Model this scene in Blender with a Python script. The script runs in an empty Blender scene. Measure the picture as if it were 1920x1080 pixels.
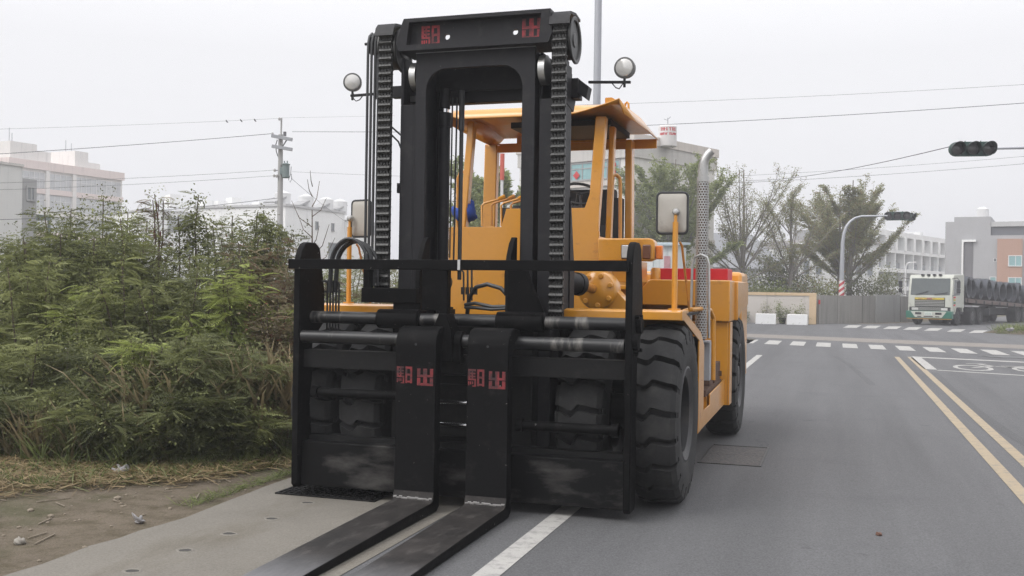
import bpy, bmesh, math, random
import numpy as np
from mathutils import Vector, Matrix

S = bpy.context.scene
COL = S.collection
PI = math.pi
R_ = math.radians
rnd = random.Random(7)

# ------------------------------------------------------------------ camera
FPX, CAMH = 1900.0, 1.65                     # focal length in pixels of the 1920 wide frame, eye height
ROLL, YAW, PITCH = 0.0146, math.atan2(607, 1900), math.atan2(2, 1900)
_F = Vector((-math.sin(YAW) * math.cos(PITCH), math.cos(YAW) * math.cos(PITCH), math.sin(PITCH)))
_R0 = Vector((math.cos(YAW), math.sin(YAW), 0)); _U0 = _R0.cross(_F)
_R = _R0 * math.cos(ROLL) + _U0 * math.sin(ROLL)
_U = -_R0 * math.sin(ROLL) + _U0 * math.cos(ROLL)
cd = bpy.data.cameras.new("camera"); cam = bpy.data.objects.new("camera", cd); COL.objects.link(cam)
cd.sensor_width = 36; cd.lens = FPX / 1920 * 36; cd.clip_start = 0.05; cd.clip_end = 5000
cam.matrix_world = Matrix(((_R.x, _U.x, -_F.x, 0), (_R.y, _U.y, -_F.y, 0), (_R.z, _U.z, -_F.z, CAMH), (0, 0, 0, 1)))
S.camera = cam


def at(u, v, X=None, Y=None, Z=None, D=None):
    """point of the place seen at a photo pixel, on the plane X=, Y=, Z= or at depth D"""
    d = _F * FPX + _R * (u - 960) - _U * (v - 540)
    c = Vector((0, 0, CAMH))
    t = X / d.x if X is not None else Y / d.y if Y is not None else (Z - CAMH) / d.z if Z is not None else D / FPX
    return c + d * t


# ------------------------------------------------------------------ sky, sun, exposure
SUN_EL, SUN_AZ = R_(48), R_(-140)            # veiled sun behind the viewer's left shoulder
w = bpy.data.worlds.new("World"); S.world = w; w.use_nodes = True
nt = w.node_tree; nt.nodes.clear()
sky = nt.nodes.new("ShaderNodeTexSky"); sky.sky_type = 'NISHITA'; sky.sun_disc = False
sky.sun_elevation = SUN_EL; sky.sun_rotation = SUN_AZ
sky.air_density = 1.0; sky.dust_density = 8.0; sky.ozone_density = 1.0; sky.altitude = 0
hs = nt.nodes.new("ShaderNodeHueSaturation"); hs.inputs['Saturation'].default_value = 0.12
mx = nt.nodes.new("ShaderNodeMix"); mx.data_type = 'RGBA'; mx.inputs[0].default_value = 0.82
mx.inputs[7].default_value = (7.5, 7.5, 7.75, 1)          # even cloud deck
bg = nt.nodes.new("ShaderNodeBackground"); bg.inputs['Strength'].default_value = 0.1
wo = nt.nodes.new("ShaderNodeOutputWorld")
nt.links.new(sky.outputs[0], hs.inputs['Color']); nt.links.new(hs.outputs[0], mx.inputs[6])
tcw = nt.nodes.new("ShaderNodeTexCoord"); sxw = nt.nodes.new("ShaderNodeSeparateXYZ"); mrw = nt.nodes.new("ShaderNodeMapRange")
mrw.inputs['From Min'].default_value = .22; mrw.inputs['From Max'].default_value = 1.0; mrw.inputs['To Min'].default_value = 1.0; mrw.inputs['To Max'].default_value = 2.45
vsw = nt.nodes.new("ShaderNodeVectorMath"); vsw.operation = 'SCALE'             # overcast deck: brighter overhead than at the horizon
nt.links.new(tcw.outputs['Generated'], sxw.inputs[0]); nt.links.new(sxw.outputs[2], mrw.inputs[0]); nt.links.new(mx.outputs[2], vsw.inputs[0]); nt.links.new(mrw.outputs[0], vsw.inputs['Scale'])
nt.links.new(vsw.outputs[0], bg.inputs[0]); nt.links.new(bg.outputs[0], wo.inputs[0])
sl = bpy.data.lights.new("sun", 'SUN'); sl.energy = 0.75; sl.angle = R_(25); sl.color = (1.0, 0.97, 0.92)
so = bpy.data.objects.new("sun", sl); COL.objects.link(so)
so.rotation_euler = Vector((math.sin(SUN_AZ) * math.cos(SUN_EL), math.cos(SUN_AZ) * math.cos(SUN_EL), math.sin(SUN_EL))).to_track_quat('Z', 'Y').to_euler()
S.view_settings.view_transform = 'Standard'; S.view_settings.look = 'None'
S.view_settings.exposure = 0.5; S.view_settings.gamma = 1.0
S.render.engine = 'CYCLES'
S.cycles.use_denoising = True; S.cycles.denoiser = 'OPENIMAGEDENOISE'; S.cycles.denoising_prefilter = 'NONE'
S.cycles.volume_bounces = 0
S.cycles.max_bounces = 6; S.cycles.diffuse_bounces = 3; S.cycles.glossy_bounces = 3
S.cycles.transmission_bounces = 4; S.cycles.transparent_max_bounces = 6


# ------------------------------------------------------------------ mesh helpers
class MB:
    """collects shapes, links them as ONE mesh object"""
    def __init__(s): s.v = []; s.f = []; s.m = []; s.mi = 0

    def add(s, vs, fs):
        o = len(s.v); s.v += [tuple(p) for p in vs]
        s.f += [tuple(i + o for i in f) for f in fs]; s.m += [s.mi] * len(fs)
        return s

    def mat(s, i): s.mi = i; return s

    def box(s, x0, x1, y0, y1, z0, z1):
        return s.add([(x0, y0, z0), (x1, y0, z0), (x1, y1, z0), (x0, y1, z0), (x0, y0, z1), (x1, y0, z1), (x1, y1, z1), (x0, y1, z1)],
                     [(0, 3, 2, 1), (4, 5, 6, 7), (0, 1, 5, 4), (1, 2, 6, 5), (2, 3, 7, 6), (3, 0, 4, 7)])

    def obox(s, c, ax, ay, az):
        c = Vector(c); ax, ay, az = Vector(ax), Vector(ay), Vector(az)
        vs = [c + ax * i + ay * j + az * k for k in (-1, 1) for i, j in ((-1, -1), (1, -1), (1, 1), (-1, 1))]
        return s.add(vs, [(0, 3, 2, 1), (4, 5, 6, 7), (0, 1, 5, 4), (1, 2, 6, 5), (2, 3, 7, 6), (3, 0, 4, 7)])

    def bar(s, p0, p1, w, h, up=(0, 0, 1)):
        p0, p1 = Vector(p0), Vector(p1); d = (p1 - p0) / 2; n = d.normalized()
        side = n.cross(Vector(up))
        if side.length < 1e-4: side = n.cross(Vector((0, 1, 0)))
        side.normalize(); u = side.cross(n)
        return s.obox((p0 + p1) / 2, d, side * w / 2, u * h / 2)

    def tube(s, pts, r, n=8, cap=True):
        pts = [Vector(p) for p in pts]; k = len(pts); rs = r if isinstance(r, (list, tuple)) else [r] * k
        o = len(s.v); ref = None; fs = []
        for i, p in enumerate(pts):
            t = (pts[min(i + 1, k - 1)] - pts[max(i - 1, 0)]).normalized()
            if ref is None:
                ref = t.orthogonal().normalized()
            else:
                ref = (ref - t * ref.dot(t)); ref = ref.normalized() if ref.length > 1e-6 else t.orthogonal().normalized()
            b = t.cross(ref)
            for j in range(n):
                a = 2 * PI * j / n
                s.v.append(tuple(p + (ref * math.cos(a) + b * math.sin(a)) * rs[i]))
        for i in range(k - 1):
            for j in range(n):
                fs.append((o + i * n + j, o + i * n + (j + 1) % n, o + (i + 1) * n + (j + 1) % n, o + (i + 1) * n + j))
        if cap:
            fs.append(tuple(o + j for j in reversed(range(n)))); fs.append(tuple(o + (k - 1) * n + j for j in range(n)))
        s.f += fs; s.m += [s.mi] * len(fs)
        return s

    def cyl(s, p0, p1, r0, r1=None, n=20): return s.tube([p0, p1], [r0, r0 if r1 is None else r1], n)

    def prism(s, pts, axis, a, b):
        n = len(pts)
        mk = {'x': lambda p, c: (c, p[0], p[1]), 'y': lambda p, c: (p[0], c, p[1]), 'z': lambda p, c: (p[0], p[1], c)}[axis]
        vs = [mk(p, a) for p in pts] + [mk(p, b) for p in pts]
        fs = [tuple(range(n)), tuple(range(2 * n - 1, n - 1, -1))] + [(i, (i + 1) % n, n + (i + 1) % n, n + i) for i in range(n)]
        return s.add(vs, fs)

    def lathe(s, prof, org, axis=(0, 0, 1), n=24, closed=False):
        """profile of (radius, height) along an axis"""
        a = Vector(axis).normalized(); e1 = a.orthogonal().normalized(); e2 = a.cross(e1); org = Vector(org)
        o = len(s.v); k = len(prof); fs = []
        for (r, h) in prof:
            for j in range(n):
                t = 2 * PI * j / n
                s.v.append(tuple(org + a * h + (e1 * math.cos(t) + e2 * math.sin(t)) * r))
        for i in range(k if closed else k - 1):
            i2 = (i + 1) % k
            for j in range(n):
                fs.append((o + i * n + j, o + i * n + (j + 1) % n, o + i2 * n + (j + 1) % n, o + i2 * n + j))
        if not closed:
            if prof[0][0] > 1e-5: fs.append(tuple(o + j for j in reversed(range(n))))
            if prof[-1][0] > 1e-5: fs.append(tuple(o + (k - 1) * n + j for j in range(n)))
        s.f += fs; s.m += [s.mi] * len(fs)
        return s

    def quad(s, a, b, c, d): return s.add([a, b, c, d], [(0, 1, 2, 3)])

    def sphere(s, c, r, n=12, sx=1, sy=1, sz=1):
        prof = [(math.sin(PI * i / n), -math.cos(PI * i / n)) for i in range(n + 1)]
        o = len(s.v); s.lathe([(max(p, 1e-4), h) for p, h in prof], (0, 0, 0), (0, 0, 1), n * 2)
        for i in range(o, len(s.v)):
            x, y, z = s.v[i]; s.v[i] = (c[0] + x * r * sx, c[1] + y * r * sy, c[2] + z * r * sz)
        return s

    def build(s, name, mats, parent=None, org=None, bevel=0.0, smooth=35, fix=True):
        me = bpy.data.meshes.new(name)
        if org is None and parent is not None: org = ORG.get(parent.name)
        o3 = Vector(org) if org is not None else Vector((0, 0, 0))
        me.from_pydata([(p[0] - o3.x, p[1] - o3.y, p[2] - o3.z) for p in s.v], [], s.f)
        if not isinstance(mats, (list, tuple)): mats = [mats]
        for m in mats: me.materials.append(m)
        me.polygons.foreach_set('material_index', s.m)
        if fix:
            bm = bmesh.new(); bm.from_mesh(me); bmesh.ops.recalc_face_normals(bm, faces=bm.faces); bm.to_mesh(me); bm.free()
        if smooth:
            me.polygons.foreach_set('use_smooth', [True] * len(me.polygons)); me.set_sharp_from_angle(angle=R_(smooth))
        me.update()
        ob = bpy.data.objects.new(name, me); COL.objects.link(ob)
        if parent is not None: ob.parent = parent; ORG[ob.name] = o3
        else:
            ob.location = o3; ORG[ob.name] = o3
        if bevel:
            md = ob.modifiers.new("bevel", 'BEVEL'); md.width = bevel; md.segments = 2; md.limit_method = 'ANGLE'; md.angle_limit = R_(40)
            md.harden_normals = False
        return ob


ORG = {}


def tag(o, label=None, cat=None, group=None, kind=None):
    if label: o['label'] = label
    if cat: o['category'] = cat
    if group: o['group'] = group
    if kind: o['kind'] = kind
    return o


def thing(name, loc, label, cat, group=None):
    o = bpy.data.objects.new(name, None); COL.objects.link(o); o.location = loc; o.empty_display_size = 0.2
    ORG[o.name] = Vector(loc)
    return tag(o, label, cat, group)


def copy_tree(o, parent=None):
    c = o.copy(); COL.objects.link(c); c.parent = parent
    for ch in list(o.children): copy_tree(ch, c)
    return c


def np_mesh(name, V, F, mat, parent=None, loc=(0, 0, 0), tint=None, smooth=False, mats=None, mi=None):
    """fast mesh from numpy: V (n,3), F (m,4) or (m,3)"""
    me = bpy.data.meshes.new(name)
    V = np.asarray(V, np.float32); F = np.asarray(F, np.int32); k = F.shape[1]
    me.vertices.add(len(V)); me.vertices.foreach_set('co', V.ravel())
    me.loops.add(F.size); me.loops.foreach_set('vertex_index', F.ravel())
    me.polygons.add(len(F)); me.polygons.foreach_set('loop_start', np.arange(0, F.size, k, dtype=np.int32))
    try: me.polygons.foreach_set('loop_total', np.full(len(F), k, np.int32))
    except Exception: pass
    for m in (mats or [mat]): me.materials.append(m)
    if mi is not None: me.polygons.foreach_set('material_index', np.asarray(mi, np.int32))
    if tint is not None:
        a = me.attributes.new('tint', 'FLOAT', 'POINT'); a.data.foreach_set('value', np.asarray(tint, np.float32))
    me.polygons.foreach_set('use_smooth', np.full(len(F), bool(smooth)))
    me.update(calc_edges=True); me.validate()
    ob = bpy.data.objects.new(name, me); COL.objects.link(ob)
    if parent is not None: ob.parent = parent
    else: ob.location = loc
    return ob


# ------------------------------------------------------------------ materials
def lin(c):
    """sRGB 0-255 -> linear"""
    return tuple(((x / 255) / 12.92 if x <= 10 else (((x / 255) + 0.055) / 1.055) ** 2.4) for x in c)


class NT:
    def __init__(s, name):
        s.m = bpy.data.materials.new(name); s.m.use_nodes = True; s.t = s.m.node_tree; s.t.nodes.clear()
        s.out = s.t.nodes.new("ShaderNodeOutputMaterial")

    def n(s, typ, **kw):
        nd = s.t.nodes.new(typ)
        for k, v in kw.items():
            if hasattr(nd, k): setattr(nd, k, v)
            else: nd.inputs[k.replace('_', ' ')].default_value = v
        return nd

    def l(s, a, b): s.t.links.new(a, b)

    def coords(s, scale=(1, 1, 1), kind='Object'):
        tc = s.n("ShaderNodeTexCoord"); mp = s.n("ShaderNodeMapping"); mp.inputs['Scale'].default_value = scale
        s.l(tc.outputs[kind], mp.inputs[0]); return mp.outputs[0]

    def noise(s, co, scale, detail=4, rough=.55, dist=0):
        nd = s.n("ShaderNodeTexNoise"); nd.inputs['Scale'].default_value = scale; nd.inputs['Detail'].default_value = detail
        nd.inputs['Roughness'].default_value = rough; nd.inputs['Distortion'].default_value = dist
        s.l(co, nd.inputs['Vector']); return nd.outputs['Fac']

    def ramp(s, fac, a, b, ca=(0, 0, 0, 1), cb=(1, 1, 1, 1)):
        r = s.n("ShaderNodeValToRGB"); r.color_ramp.elements[0].position = a; r.color_ramp.elements[1].position = b
        r.color_ramp.elements[0].color = ca; r.color_ramp.elements[1].color = cb
        s.l(fac, r.inputs[0]); return r.outputs[0]

    def mix(s, fac, a, b, mode='MIX'):
        m = s.n("ShaderNodeMix", data_type='RGBA', blend_type=mode)
        for sock, val in (('Factor', fac), ('A', a), ('B', b)):
            i = [x for x in m.inputs if x.name == sock and (x.type == ('VALUE' if sock == 'Factor' else 'RGBA'))][0]
            if hasattr(val, 'links') or hasattr(val, 'is_linked'): s.l(val, i)
            elif sock == 'Factor': i.default_value = val
            else: i.default_value = (*val[:3], 1)
        return [x for x in m.outputs if x.type == 'RGBA'][0]

    def bump(s, h, strength, dist=0.01):
        b = s.n("ShaderNodeBump"); b.inputs['Strength'].default_value = strength; b.inputs['Distance'].default_value = dist
        s.l(h, b.inputs['Height']); return b.outputs[0]

    def principled(s, col, rough=.6, metal=0, normal=None, spec=.5, coat=0):
        p = s.n("ShaderNodeBsdfPrincipled")
        for k, v in (('Base Color', col), ('Roughness', rough), ('Metallic', metal), ('Specular IOR Level', spec), ('Coat Weight', coat), ('Coat Roughness', .12)):
            if hasattr(v, 'is_linked'): s.l(v, p.inputs[k])
            elif k == 'Base Color': p.inputs[k].default_value = (*v[:3], 1)
            else: p.inputs[k].default_value = v
        if normal is not None: s.l(normal, p.inputs['Normal'])
        s.l(p.outputs[0], s.out.inputs[0]); return p


def M(name, col, rough=.6, metal=0, var=.15, scale=3, bump=0, bscale=60, bdist=.004, spec=.5, dirt=None, damt=.5, dscale=4, coat=0, stretch=(1, 1, 1), rvar=.1, chips=None):
    """painted / plain surface with tone drift, optional dirt patches and bump"""
    t = NT(name); co = t.coords(stretch)
    f = t.noise(co, scale, 5)
    dark = tuple(c * (1 - var) for c in col); lite = tuple(min(1, c * (1 + var)) for c in col)
    c = t.mix(f, dark, lite)
    f2 = t.noise(co, scale * 9, 3)
    c = t.mix(t.ramp(f2, .3, .8), c, t.mix(1.0, c, (1 - var * .7,) * 3, 'MULTIPLY'))
    if dirt is not None:
        d = t.ramp(t.noise(co, dscale, 7, .65), .62 - .25 * damt, .72)
        c = t.mix(d, c, dirt)
    if chips is not None:
        k1 = t.ramp(t.noise(co, chips[0], 3, .5), chips[1], chips[1] + .03); k2 = t.ramp(t.noise(co, chips[0] * .12, 4), .48, .62)
        c = t.mix(t.mix(1.0, k1, k2, 'MULTIPLY'), c, chips[2])
    nrm = t.bump(t.noise(co, bscale, 4), bump, bdist) if bump else None
    rr = t.n("ShaderNodeMapRange"); rr.inputs['To Min'].default_value = max(0.02, rough - rvar); rr.inputs['To Max'].default_value = min(1, rough + rvar)
    t.l(f2, rr.inputs[0])
    t.principled(c, rr.outputs[0], metal, nrm, spec, coat)
    return t.m


def leaf_mat(name, dark, lite, trans=.25, extra=None, rough=.6):
    t = NT(name)
    a = t.n("ShaderNodeAttribute", attribute_name='tint')
    oi = t.n("ShaderNodeObjectInfo")
    c = t.mix(a.outputs['Fac'], dark, lite)
    if extra is not None:
        g = t.n("ShaderNodeNewGeometry")
        c = t.mix(t.ramp(g.outputs['Random Per Island'], .86, .9), c, extra)
    mr = t.n("ShaderNodeMapRange"); mr.inputs['To Min'].default_value = .82; mr.inputs['To Max'].default_value = 1.18
    t.l(oi.outputs['Random'], mr.inputs[0])
    vm = t.n("ShaderNodeVectorMath", operation='SCALE'); t.l(c, vm.inputs[0]); t.l(mr.outputs[0], vm.inputs['Scale'])
    p = t.n("ShaderNodeBsdfPrincipled"); p.inputs['Roughness'].default_value = rough; p.inputs['Specular IOR Level'].default_value = .25
    tr = t.n("ShaderNodeBsdfTranslucent"); ms = t.n("ShaderNodeMixShader"); ms.inputs[0].default_value = trans
    t.l(vm.outputs[0], p.inputs['Base Color']); t.l(vm.outputs[0], tr.inputs['Color'])
    t.l(p.outputs[0], ms.inputs[1]); t.l(tr.outputs[0], ms.inputs[2]); t.l(ms.outputs[0], t.out.inputs[0])
    return t.m


def glass(name, col, rough=.08):
    return M(name, col, rough, 0, .25, 1.2, spec=.9, rvar=.03)


MAT = {}
ORANGE = (.585, .258, .024)
MAT['orange'] = M('orange_paint', ORANGE, .32, 0, .07, 2.5, bump=.05, bscale=9, bdist=.01, dirt=(.36, .15, .03), damt=.12, dscale=6, coat=.6)
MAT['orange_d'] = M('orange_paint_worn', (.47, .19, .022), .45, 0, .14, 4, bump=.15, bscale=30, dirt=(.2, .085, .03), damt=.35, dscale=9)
MAT['black'] = M('black_paint', (.0125, .0123, .0148), .52, 0, .2, 5, bump=.12, bscale=45, spec=.25, dirt=(.028, .0265, .0265), damt=.3, dscale=6, chips=(40, .72, (.09, .085, .08)))
MAT['black_c'] = M('black_paint_carriage', (.0024, .0024, .0027), .6, 0, .25, 5, bump=.12, bscale=45, spec=.08, dirt=(.012, .0112, .011), damt=.25, dscale=7, chips=(34, .70, (.2, .19, .18)))
MAT['black_d'] = M('black_paint_dull', (.004, .004, .0043), .65, 0, .25, 6, bump=.15, bscale=50, spec=.25, dirt=(.013, .012, .0115), damt=.3, dscale=8)
MAT['chain'] = M('oily_chain_steel', (.030, .030, .029), .42, .3, .3, 30, bump=.2, bscale=80)
MAT['hose'] = M('hose_rubber', (.028, .029, .031), .48, 0, .2, 12)
MAT['rubber'] = M('tyre_rubber', (.0115, .0115, .012), .82, 0, .25, 5, bump=.35, bscale=45, dirt=(.030, .029, .027), damt=.45, dscale=5)
MAT['rim'] = M('wheel_rim_black', (.022, .022, .024), .42, .1, .2, 6, dirt=(.05, .045, .04), damt=.3)
MAT['chrome'] = M('chrome_rod', (.75, .76, .78), .16, 1.0, .05, 4)
MAT['steel'] = M('brushed_steel', (.5, .5, .49), .42, .85, .12, 10, dirt=(.28, .26, .23), damt=.3, dscale=8)
MAT['greysteel'] = M('grey_steel', (.33, .34, .36), .5, .3, .1, 5)
MAT['silver'] = M('galvanised_post', (.36, .37, .40), .5, .35, .1, 3, stretch=(1, 1, .2))
MAT['lampgrey'] = M('lamp_body_grey', (.1, .1, .098), .5, 0, .15, 8)
MAT['mirrorback'] = M('mirror_shell_cream', (.40, .375, .335), .55, 0, .08, 6, bump=.05, dirt=(.26, .24, .21), damt=.12)
MAT['red'] = M('red_panel', (.52, .014, .024), .45, 0, .1, 5)
MAT['amber'] = M('amber_lens', (.75, .19, .01), .25, 0, .12, 30, spec=.8)
MAT['brownlens'] = M('dark_amber_lens', (.13, .045, .018), .25, 0, .2, 40, spec=.8)
MAT['clear'] = M('clear_lens', (.60, .59, .57), .10, .15, .2, 16, spec=1)
MAT['rust'] = M('rusty_dirt', (.105, .055, .035), .9, 0, .4, 14, bump=.5, bscale=40, bdist=.01, dirt=(.03, .025, .022), damt=.5, dscale=10)
MAT['seat'] = M('black_vinyl', (.02, .02, .021), .55, 0, .2, 8)
MAT['blue'] = M('blue_cloth', (.03, .075, .34), .8, 0, .25, 12, bump=.4, bscale=20)
MAT['white'] = M('white_paint', (.72, .72, .72), .6, 0, .06, 3, dirt=(.45, .44, .42), damt=.15, dscale=5)
MAT['tick'] = M('white_chalk', (.45, .45, .45), .8, 0, .25, 40)


def worn_rod():
    t = NT('rod_black_with_bare_patches'); co = t.coords((1.0, 1, 1))
    c = t.mix(t.noise(co, 6), (.007, .007, .008), (.013, .013, .014))
    band = t.ramp(t.noise(t.coords((2.0, .5, .5)), 2.4, 6, .65), .525, .60)
    c = t.mix(band, c, t.mix(t.noise(co, 18, 5), (.07, .066, .06), (.19, .18, .165)))
    t.principled(c, .42, .15, t.bump(t.noise(co, 60), .1, .004)); return t.m


def fork_top():
    t = NT('fork_worn_steel'); co = t.coords((1, 1, 1))
    c = t.mix(t.ramp(t.noise(co, 3.2, 6, .65), .35, .7), (.009, .008, .0075), (.030, .026, .024))
    c = t.mix(t.ramp(t.noise(t.coords((3, 1, 3)), 4.5, 7, .7), .52, .76), c, (.062, .056, .052))
    sep = t.n("ShaderNodeSeparateXYZ"); t.l(co, sep.inputs[0])      # polished towards the tip, local y from the heel
    mr = t.n("ShaderNodeMapRange"); mr.inputs['From Min'].default_value = -2.6; mr.inputs['From Max'].default_value = -3.35
    t.l(sep.outputs[1], mr.inputs[0])
    c = t.mix(mr.outputs[0], c, t.mix(t.noise(t.coords((6, 1, 6)), 5, 6), (.10, .10, .105), (.22, .22, .23)))
    t.principled(c, .58, .0, t.bump(t.noise(co, 35, 6), .25, .006), .3); return t.m


def stencil(name='red_stencil_paint', hi=(.36, .026, .034), lo=(.085, .016, .02)):
    t = NT(name); co = t.coords()
    c = t.mix(t.ramp(t.noise(co, 14, 5, .65), .38, .62), hi, lo)
    t.principled(c, .65, 0, t.bump(t.noise(co, 60), .1, .003)); return t.m


def plate_scuffed():
    t = NT('black_plate_scuffed'); co = t.coords()
    c = t.mix(t.noise(co, 5), (.0022, .0022, .0024), (.004, .004, .0044))
    sc = t.ramp(t.noise(t.coords((1.1, 1, 3.2)), 1.9, 9, .62), .52, .74)
    c = t.mix(sc, c, (.062, .059, .056))
    t.principled(c, .5, .1, t.bump(t.noise(co, 45), .15, .004), .15); return t.m


MAT['rod'] = worn_rod(); MAT['forktop'] = fork_top(); MAT['stencil'] = stencil(); MAT['stencil_f'] = stencil('red_stencil_faded', (.19, .014, .018), (.022, .009, .010)); MAT['scuff'] = plate_scuffed()

# ================================================================== THE SETTING
def asphalt(name, col, patch, seed=0.0):
    t = NT(name); co = t.coords()
    c = t.mix(t.noise(co, .35, 5), tuple(x * .88 for x in col), tuple(x * 1.1 for x in col))
    st = t.noise(t.coords((1.4, .06, 1)), 1.0, 5, .6)                                  # wheel tracks along the road
    c = t.mix(t.ramp(st, .42, .72), c, tuple(x * .74 for x in col))
    c = t.mix(t.ramp(t.noise(co, .9, 6, .6), .56, .7), c, patch); c = t.mix(t.ramp(t.noise(co, 2.3, 5, .6), .66, .72), c, tuple(x * .72 for x in col))
    sp = t.noise(co, 85, 3, .7); c = t.mix(t.ramp(sp, .32, .68), t.mix(1.0, c, (.66,) * 3, 'MULTIPLY'), t.mix(1.0, c, (1.22,) * 3, 'MULTIPLY'))
    sp2 = t.noise(co, 55, 3); c = t.mix(t.ramp(sp2, .35, .7), t.mix(1.0, c, (.88,) * 3, 'MULTIPLY'), c)
    vo = t.n("ShaderNodeTexVoronoi", feature='DISTANCE_TO_EDGE'); vo.inputs['Scale'].default_value = .23
    mp = t.noise(co, 1.3, 5); ad = t.n("ShaderNodeVectorMath", operation='ADD'); t.l(co, ad.inputs[0])
    sc = t.n("ShaderNodeVectorMath", operation='SCALE'); sc.inputs['Scale'].default_value = 1.1
    cmb = t.n("ShaderNodeCombineXYZ"); t.l(mp, cmb.inputs[0]); t.l(mp, cmb.inputs[1]); t.l(cmb.outputs[0], sc.inputs[0]); t.l(sc.outputs[0], ad.inputs[1])
    t.l(ad.outputs[0], vo.inputs['Vector'])
    ck = t.ramp(vo.outputs['Distance'], .0012, .0032, (1, 1, 1, 1), (0, 0, 0, 1))
    ckm = t.mix(1.0, ck, t.ramp(t.noise(co, .16, 2), .55, .62), 'MULTIPLY')
    c = t.mix(ckm, c, tuple(x * .45 for x in col))
    t.principled(c, .86, 0, t.bump(t.noise(co, 110, 4), .6, .006), .3); return t.m


def dirt_ground():
    t = NT('dirt_and_turf'); co = t.coords()
    c = t.mix(t.noise(co, 1.1, 6), (.115, .094, .07), (.195, .16, .12))
    c = t.mix(t.ramp(t.noise(co, 5, 7, .7), .45, .68), c, (.085, .07, .042))
    c = t.mix(t.ramp(t.noise(co, .5, 5), .5, .62), c, (.065, .07, .03))
    c = t.mix(t.ramp(t.noise(co, 70, 3), .3, .7), t.mix(1.0, c, (.72,) * 3, 'MULTIPLY'), c)
    t.principled(c, .95, 0, t.bump(t.noise(co, 22, 8, .7), .9, .03), .2); return t.m


def concrete(name, col, var=.16, stain=(.16, .14, .12), samt=.3, vertical=False):
    t = NT(name); co = t.coords()
    c = t.mix(t.noise(co, 1.6, 6, .6), tuple(x * (1 - var) for x in col), tuple(x * (1 + var) for x in col))
    s_ = t.noise(t.coords((1.6, 1.6, .12) if vertical else (1, .35, 1)), 2.2, 6, .65)
    c = t.mix(t.ramp(s_, .58 - .15 * samt, .78), c, stain)
    c = t.mix(t.ramp(t.noise(co, 80, 3, .7), .32, .66), t.mix(1.0, c, (.72,) * 3, 'MULTIPLY'), c)
    t.principled(c, .9, 0, t.bump(t.noise(co, 90, 4), .3, .005), .25); return t.m


MAT['asphalt'] = asphalt('asphalt_weathered', (.118, .118, .1215), (.098, .098, .102))
MAT['dirt'] = dirt_ground()
MAT['concrete'] = concrete('concrete_strip', (.182, .168, .145), .2, (.13, .115, .09), .55)
MAT['band'] = concrete('concrete_band_pink', (.225, .205, .185), .12, (.16, .145, .13), .4)
MAT['oldwall'] = concrete('old_mouldy_concrete', (.27, .26, .24), .14, (.15, .146, .135), .6, True)
MAT['newwall'] = concrete('grey_concrete_panel', (.33, .33, .32), .07, (.2, .2, .19), .3, True)


def road_paint(name, col, wear):
    t = NT(name); co = t.coords()
    c = t.mix(t.noise(co, 3, 5), tuple(x * .88 for x in col), tuple(min(1, x * 1.08) for x in col))
    c = t.mix(t.ramp(t.noise(co, 9, 8, .75), .60 - .12 * wear, .74), c, (.15, .15, .15))
    c = t.mix(t.ramp(t.noise(co, 160, 2), .3, .6), t.mix(1.0, c, (.84,) * 3, 'MULTIPLY'), c)
    t.principled(c, .8, 0, None, .3); return t.m


MAT['pwhite'] = road_paint('road_paint_white', (.38, .37, .35), 1.0)
MAT['pyellow'] = road_paint('road_paint_yellow', (.33, .268, .185), .95)

g = MB(); n_ = 24
g.quad((-900, -900, 0), (900, -900, 0), (900, 900, 0), (-900, 900, 0))
tag(g.build('ground', MAT['dirt'], smooth=0), kind='structure')
g = MB()
poly = [(-2.665, -15), (9.5, -15), (9.5, 30), (60, 14), (60, 33), (12, 47.5), (8.0, 49), (7.2, 50.2), (12.5, 64), (27, 98), (17, 102), (3.4, 62.5), (2.2, 60.3), (-.2, 58.6), (-1.2, 55.9), (-60, 74), (-60, 55), (-2.665, 37)]
g.add([(x, y, .004) for x, y in poly], [tuple(range(len(poly)))])
tag(g.build('road', MAT['asphalt'], smooth=0), kind='structure')


def strip(name, pts, wd, m, z=.008):
    """painted line of a given width along ground points"""
    b = MB()
    for (a, c) in zip(pts[:-1], pts[1:]):
        a, c = Vector((a[0], a[1], z)), Vector((c[0], c[1], z)); d = (c - a).normalized(); s_ = Vector((-d.y, d.x, 0)) * wd / 2
        b.quad(a - s_, c - s_, c + s_, a + s_)
    return b


tag(strip('edge_line', [(-1.885, -14), (-1.885, 27.4)], .15, None).build('road_edge_line', MAT['pwhite'], smooth=0), kind='structure')
yl = strip('', [(1.43, -14), (1.56, 28.6)], .12, None)
yl2 = strip('', [(1.69, -14), (1.89, 28.8)], .12, None); yl.add(yl2.v, yl2.f)
tag(yl.build('road_centre_lines', MAT['pyellow'], smooth=0), kind='structure')
b = strip('', [(2.03, 28.9), (2.03, 24.2)], .26, None)
gp = lambda u, v: at(u, v, Z=.008)
for a, c, wd in (((1708, 669), (1960, 681), .42), ((1758, 694), (1960, 706.5), .2)):
    q = strip('', [gp(*a), gp(*c)], wd, None, .0085); b.add(q.v, q.f)
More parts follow.
